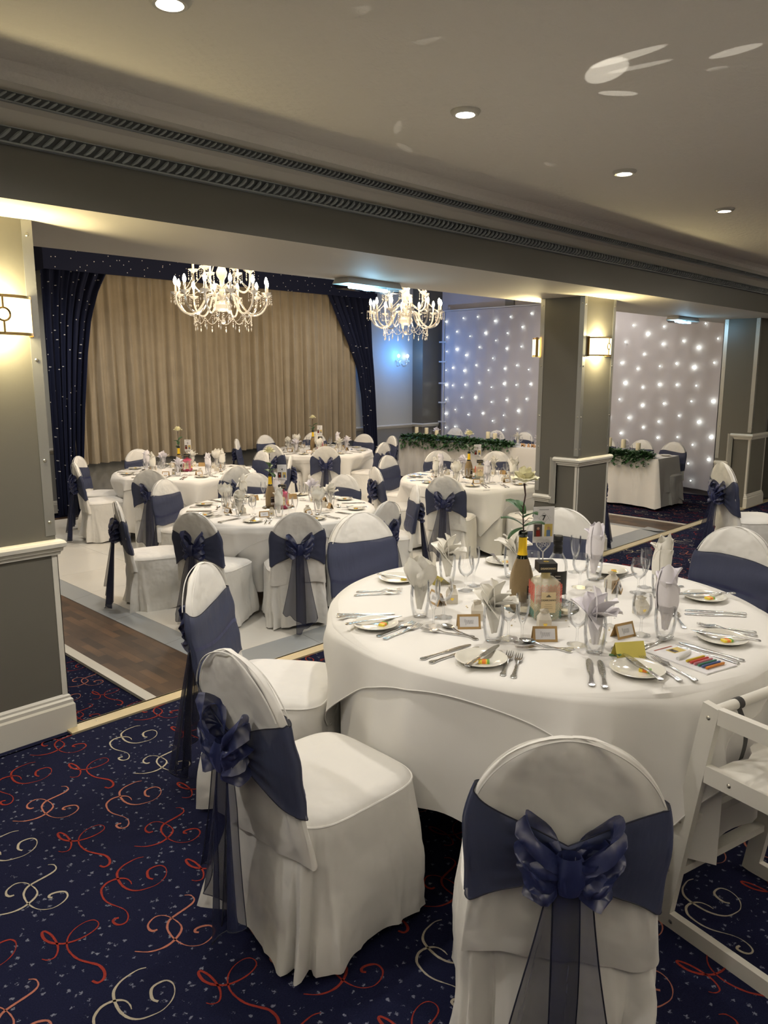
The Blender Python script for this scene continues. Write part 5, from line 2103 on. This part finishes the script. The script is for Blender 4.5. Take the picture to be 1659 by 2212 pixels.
def rect_ring(u):
    """perimeter point and outward normal, rounded corners"""
    w, d = HX1 - HX0, HY1 - HY0
    P_ = 2 * (w + d)
    s = (u % 1.) * P_
    if s < d:
        return Vector((HX0, HY1 - s, 0)), Vector((-1, 0, 0)), s
    s -= d
    if s < w:
        return Vector((HX0 + s, HY0, 0)), Vector((0, -1, 0)), s
    s -= w
    if s < d:
        return Vector((HX1, HY0 + s, 0)), Vector((1, 0, 0)), s
    s -= d
    return Vector((HX1 - s, HY1, 0)), Vector((0, 1, 0)), s


def htc(u, v, lift=0., long_=1.):
    p, n, s = rect_ring(u)
    P_ = 2 * (HX1 - HX0 + HY1 - HY0)
    if v < .001:
        c0 = Vector((min(max(p.x, HX0 + .1), HX1 - .1), min(max(p.y, HY0 + .1), HY1 - .1), 0))
        return (c0.x, c0.y, HT + lift)
    q = (v - .15) / .85
    if q <= 0:
        return (p.x, p.y, HT + lift)
    g = u * P_
    H = .715 * long_ + .008 * sin(g * 5)
    out = .008 + q * (.03 + .012 * sin(g * 9) + .009 * sin(g * 17 + 1) + .006 * sin(g * 31))
    # corner flares at the near end
    dc = min(abs(g - (HY1 - HY0)), abs(g - (HY1 - HY0) - (HX1 - HX0)))
    fl = exp(-(dc / .10) ** 2) * q * .10
    c2 = Vector((-.7, -.7, 0)) if abs(g - (HY1 - HY0)) < abs(g - (HY1 - HY0) - (HX1 - HX0)) else Vector((.7, -.7, 0))
    if n.y < 0:
        H = (.52 + .10 * ((s / (HX1 - HX0)) - .5) ** 2) * long_ + .15 * exp(-(dc / .12) ** 2)
    e = p + n * out + c2 * fl
    z = HT + lift - H * q
    return (e.x, e.y, z)


b = MB()
NR_ = 560
b.grid(lambda u, v: htc(u, 0 if v < .01 else (.15 if v < .11 else .15 + .85 * (v - .1) / .9)), NR_, 12, closeu=True)
k0 = len(b.v)
b.add([(HX0 + .1, HY0 + .1, HT), (HX1 - .1, HY0 + .1, HT), (HX1 - .1, HY1 - .1, HT), (HX0 + .1, HY1 - .1, HT)], [(0, 1, 2, 3)])
# under layer seen at the near end
b.add([(HX0 + .03, HY0 - .005, HT - .45), (HX1 + .02, HY0 - .005, HT - .45), (HX1 + .05, HY0 - .05, ZI + .03), (HX0 + .04, HY0 - .04, ZI + .03)], [(3, 2, 1, 0), (0, 1, 2, 3)])
o = b.build('tablecloth', 'linen', None, True, 50)
tag(o, 'long white linen tablecloth pleated to the floor around the head table', 'tablecloth')


def garland(y0, y1, n, seed, label, grey):
    R = random.Random(seed)
    b = MB()
    xm = HX0 + .055
    pts = [(xm + .02 * sin(y * 5), y, HT + .04 + .015 * sin(y * 7)) for y in [y0 + (y1 - y0) * k / 20 for k in range(21)]]
    b.tube(pts, .008, 5, 1)
    for k in range(n):
        u = R.random()
        y = y0 + (y1 - y0) * u
        edge = min(1, min(u, 1 - u) * 8 + .35)
        a = R.uniform(0, 2 * pi)
        rad = R.uniform(.01, .13) * edge
        x = xm + .9 * rad * cos(a) - .02
        z = HT + .02 + .75 * abs(rad * sin(a)) * .60
        az = atan2(sin(a) * .2 + R.uniform(-1, 1), cos(a) + R.uniform(-.6, .6))
        tl = R.uniform(.7, 2.0)
        if x < HX0 + .0 and R.random() < .8:
            z = HT + R.triangular(-.15, .07, .02)
            tl = R.uniform(1.2, 2.7)
            az = pi + R.uniform(-1.2, 1.2)
            x = HX0 - .03 - R.uniform(0, .03)
        L = R.uniform(.045, .10)
        # leaf blade: two triangles folded on the midrib
        d = Vector((sin(tl) * cos(az), sin(tl) * sin(az), cos(tl)))
        s_ = d.cross(Vector((0, 0, 1)))
        if s_.length < .1:
            s_ = Vector((1, 0, 0))
        s_.normalize()
        nn = s_.cross(d)
        p = Vector((x, y, z))
        w = L * R.uniform(.22, .36)
        m1 = p + d * L * .5
        b.add([p, m1 + s_ * w + nn * w * .3, p + d * L, m1 - s_ * w + nn * w * .3, m1], [(0, 1, 4), (1, 2, 4), (2, 3, 4), (3, 0, 4)], 1 if R.random() < grey else 0)
    o = b.build('foliage_garland', ['leaf', 'leaf_grey'], None, False)
    return tag(o, label, 'garland')


garland(7.55, 10.10, 2600, 1, 'long dark green foliage garland along the left half of the head table front', .22)
garland(6.55, 6.95, 260, 2, 'small tuft of foliage on the head table hidden partly by the centre pillar', .2)
garland(5.08, 6.15, 1500, 3, 'dark green foliage garland trailing over the right end of the head table', .3)
b = MB()
b.lathe([(.0001, 0), (.034, 0), (.034, .11), (.031, .116), (.012, .113), (.0001, .112)], 18)
b.tube([(0, 0, .11), (.001, 0, .125)], .0015, 4, 1)
CN = b.build('pillar_candle', ['candle', 'ink'])
CN['category'] = 'candle'
for (y, dz, sc, w) in ((9.83, .03, 1, 'leftmost on the garland'), (9.58, .03, 1, 'second from the left on the garland'), (9.33, .02, .8, 'short third one from the left'), (8.15, .03, 1, 'taller of the middle pair'), (8.00, .03, .85, 'shorter of the middle pair'),
                       (5.83, .05, 1.15, 'left of the three right of the centre pillar'), (5.60, .04, 1.1, 'middle of the three right of the centre pillar'), (5.36, .02, .95, 'right of the three right of the centre pillar')):
    o = lay(CN, HX0 + .13, y, HT + dz + .075, 0, 'cream pillar candle, %s, on the head table' % w, 'candles on the head table')
    o.scale = (1.05, 1.05, sc)
HS = [(9.58, 'far left'), (8.82, 'second from left'), (8.15, 'left of centre'), (7.72, 'centre left'), (7.30, 'centre'), (6.52, 'right of the pillar'), (5.70, 'second from right')]
for k, (y, w) in enumerate(HS):
    x = HX0 + .42
    lay(PR['tumbler'], x, y, HT + .003, 0, 'water tumbler at the %s place of the head table' % w, 'tumblers on the head table')
    lay(NAP['fan'][1 - k % 2], x, y, HT + .003, .3 * k + 1.4, 'fanned napkin in its tumbler, %s place of the head table' % w, 'napkins on the head table')
    lay(PR['wine'], x - .08, y - .11, HT + .003, 0, 'wine glass at the %s place of the head table' % w, 'wine glasses on the head table')
    lay(PR['flute'], x - .06, y + .10, HT + .003, 0, 'champagne flute at the %s place of the head table' % w, 'champagne flutes on the head table')
lay(PR['plate'], HX0 + .5, 5.10, HT + .003, 0, 'side plate at the bare right end of the head table', 'side plates on the head table')
t = thing('wooden_letters', 'small row of pale wooden letters standing on the head table by the garland end', 'letters', (HX0 + .12, 7.28, HT + .003), 0)
text_mesh('Mr & Mrs', .085, 'letter_row', 'wood_strip', t, facing((0, 0, .035), -pi / 2), True, .008)

# ---------------------------------------------------------------- high chair
hd = Vector((-.230, -.973, 0))
hn = Vector((.973, -.230, 0))
HO = Vector((2.114, .885, 0))
t = thing('high_chair', 'white painted wooden high chair with black harness strap at the lower right corner', 'high chair', HO)


def hp(a, n_, z):
    return hd * a + hn * n_ + Vector((0, 0, z))


for side, n_ in enumerate((.0, .46)):
    b = MB()
    b.bar(hp(.012, n_, .0), hp(.128, n_, .752), .024, .052, 0, hd)
    b.build('leg', 'highchair', t, False)
    b = MB()
    b.bar(hp(.528, n_, .0), hp(.412, n_, .752), .024, .052, 0, hd)
    b.build('leg', 'highchair', t, False)
    b = MB()
    b.bar(hp(.150, n_, .728), hp(.392, n_, .728), .023, .046, 0)
    b.build('armrest', 'highchair', t, False)
    b = MB()
    b.bar(hp(.122, n_, .545), hp(.418, n_, .545), .023, .052, 0)
    b.build('seat_rail', 'highchair', t, False)
    b = MB()
    b.bar(hp(.036, n_, .024), hp(.504, n_, .024), .023, .048, 0)
    b.build('runner', 'highchair', t, False)
for (a, z) in ((.060, .365), (.032, .180), (.480, .365), (.508, .180)):
    b = MB()
    b.bar(hp(a, .012, z), hp(a, .448, z), .040, .024, 0)
    b.build('stretcher', 'highchair', t, False)
b = MB()
b.tube([hp(.132, .012, .735), hp(.132, .448, .735)], .0155, 14)
b.build('front_bar', 'highchair', t)
b = MB()
out = [(.150, .012), (.150, .08), (.165, .13), (.150, .17), (.125, .20), (.118, .23), (.125, .26), (.150, .29), (.165, .33), (.150, .38), (.150, .448), (.42, .448), (.42, .012)]
vs = [hp(a, n_, .556) for a, n_ in out] + [hp(a, n_, .570) for a, n_ in out]
n = len(out)
b.add(vs, [tuple(range(n)), tuple(reversed(range(n, 2 * n)))] + [(i, n + i, n + (i + 1) % n, (i + 1) % n) for i in range(n)])
b.build('seat', 'highchair', t, False)
b = MB()
b.bar(hp(.41, .012, .66), hp(.41, .448, .66), .05, .02, 0, (0, 0, 1))
b.bar(hp(.39, .012, .745), hp(.39, .448, .745), .05, .02, 0, (0, 0, 1))
b.build('backrest', 'highchair', t, False)
b = MB()
b.tube([hp(.132, .095, .735), hp(.132, .118, .735)], .0172, 14)
b.grid(lambda u, v: hp(.135 + .012 * sin(v * pi) + .02 * v, .096 + .022 * u + .012 * sin(v * 3), .725 - .155 * v), 1, 12)
b.build('harness_strap', 'strap', t)
b = MB()
for (a, z) in ((.122, .715), (.028, .187), (.056, .362), (.20, .545), (.05, .024)):
    b.lathe([(.0001, .003), (.004, .0025), (.0065, 0)], 10, 0, (0, 0, 0), Matrix.Translation(hp(a, -.0122, z)) @ Matrix.Rotation(AZ * 0 - radians(13.3), 4, 'Z') @ Matrix.Rotation(-pi / 2, 4, 'Y'))
b.build('screw', 'screw', t)
for pr_ in (LQP, LQ):
    pass
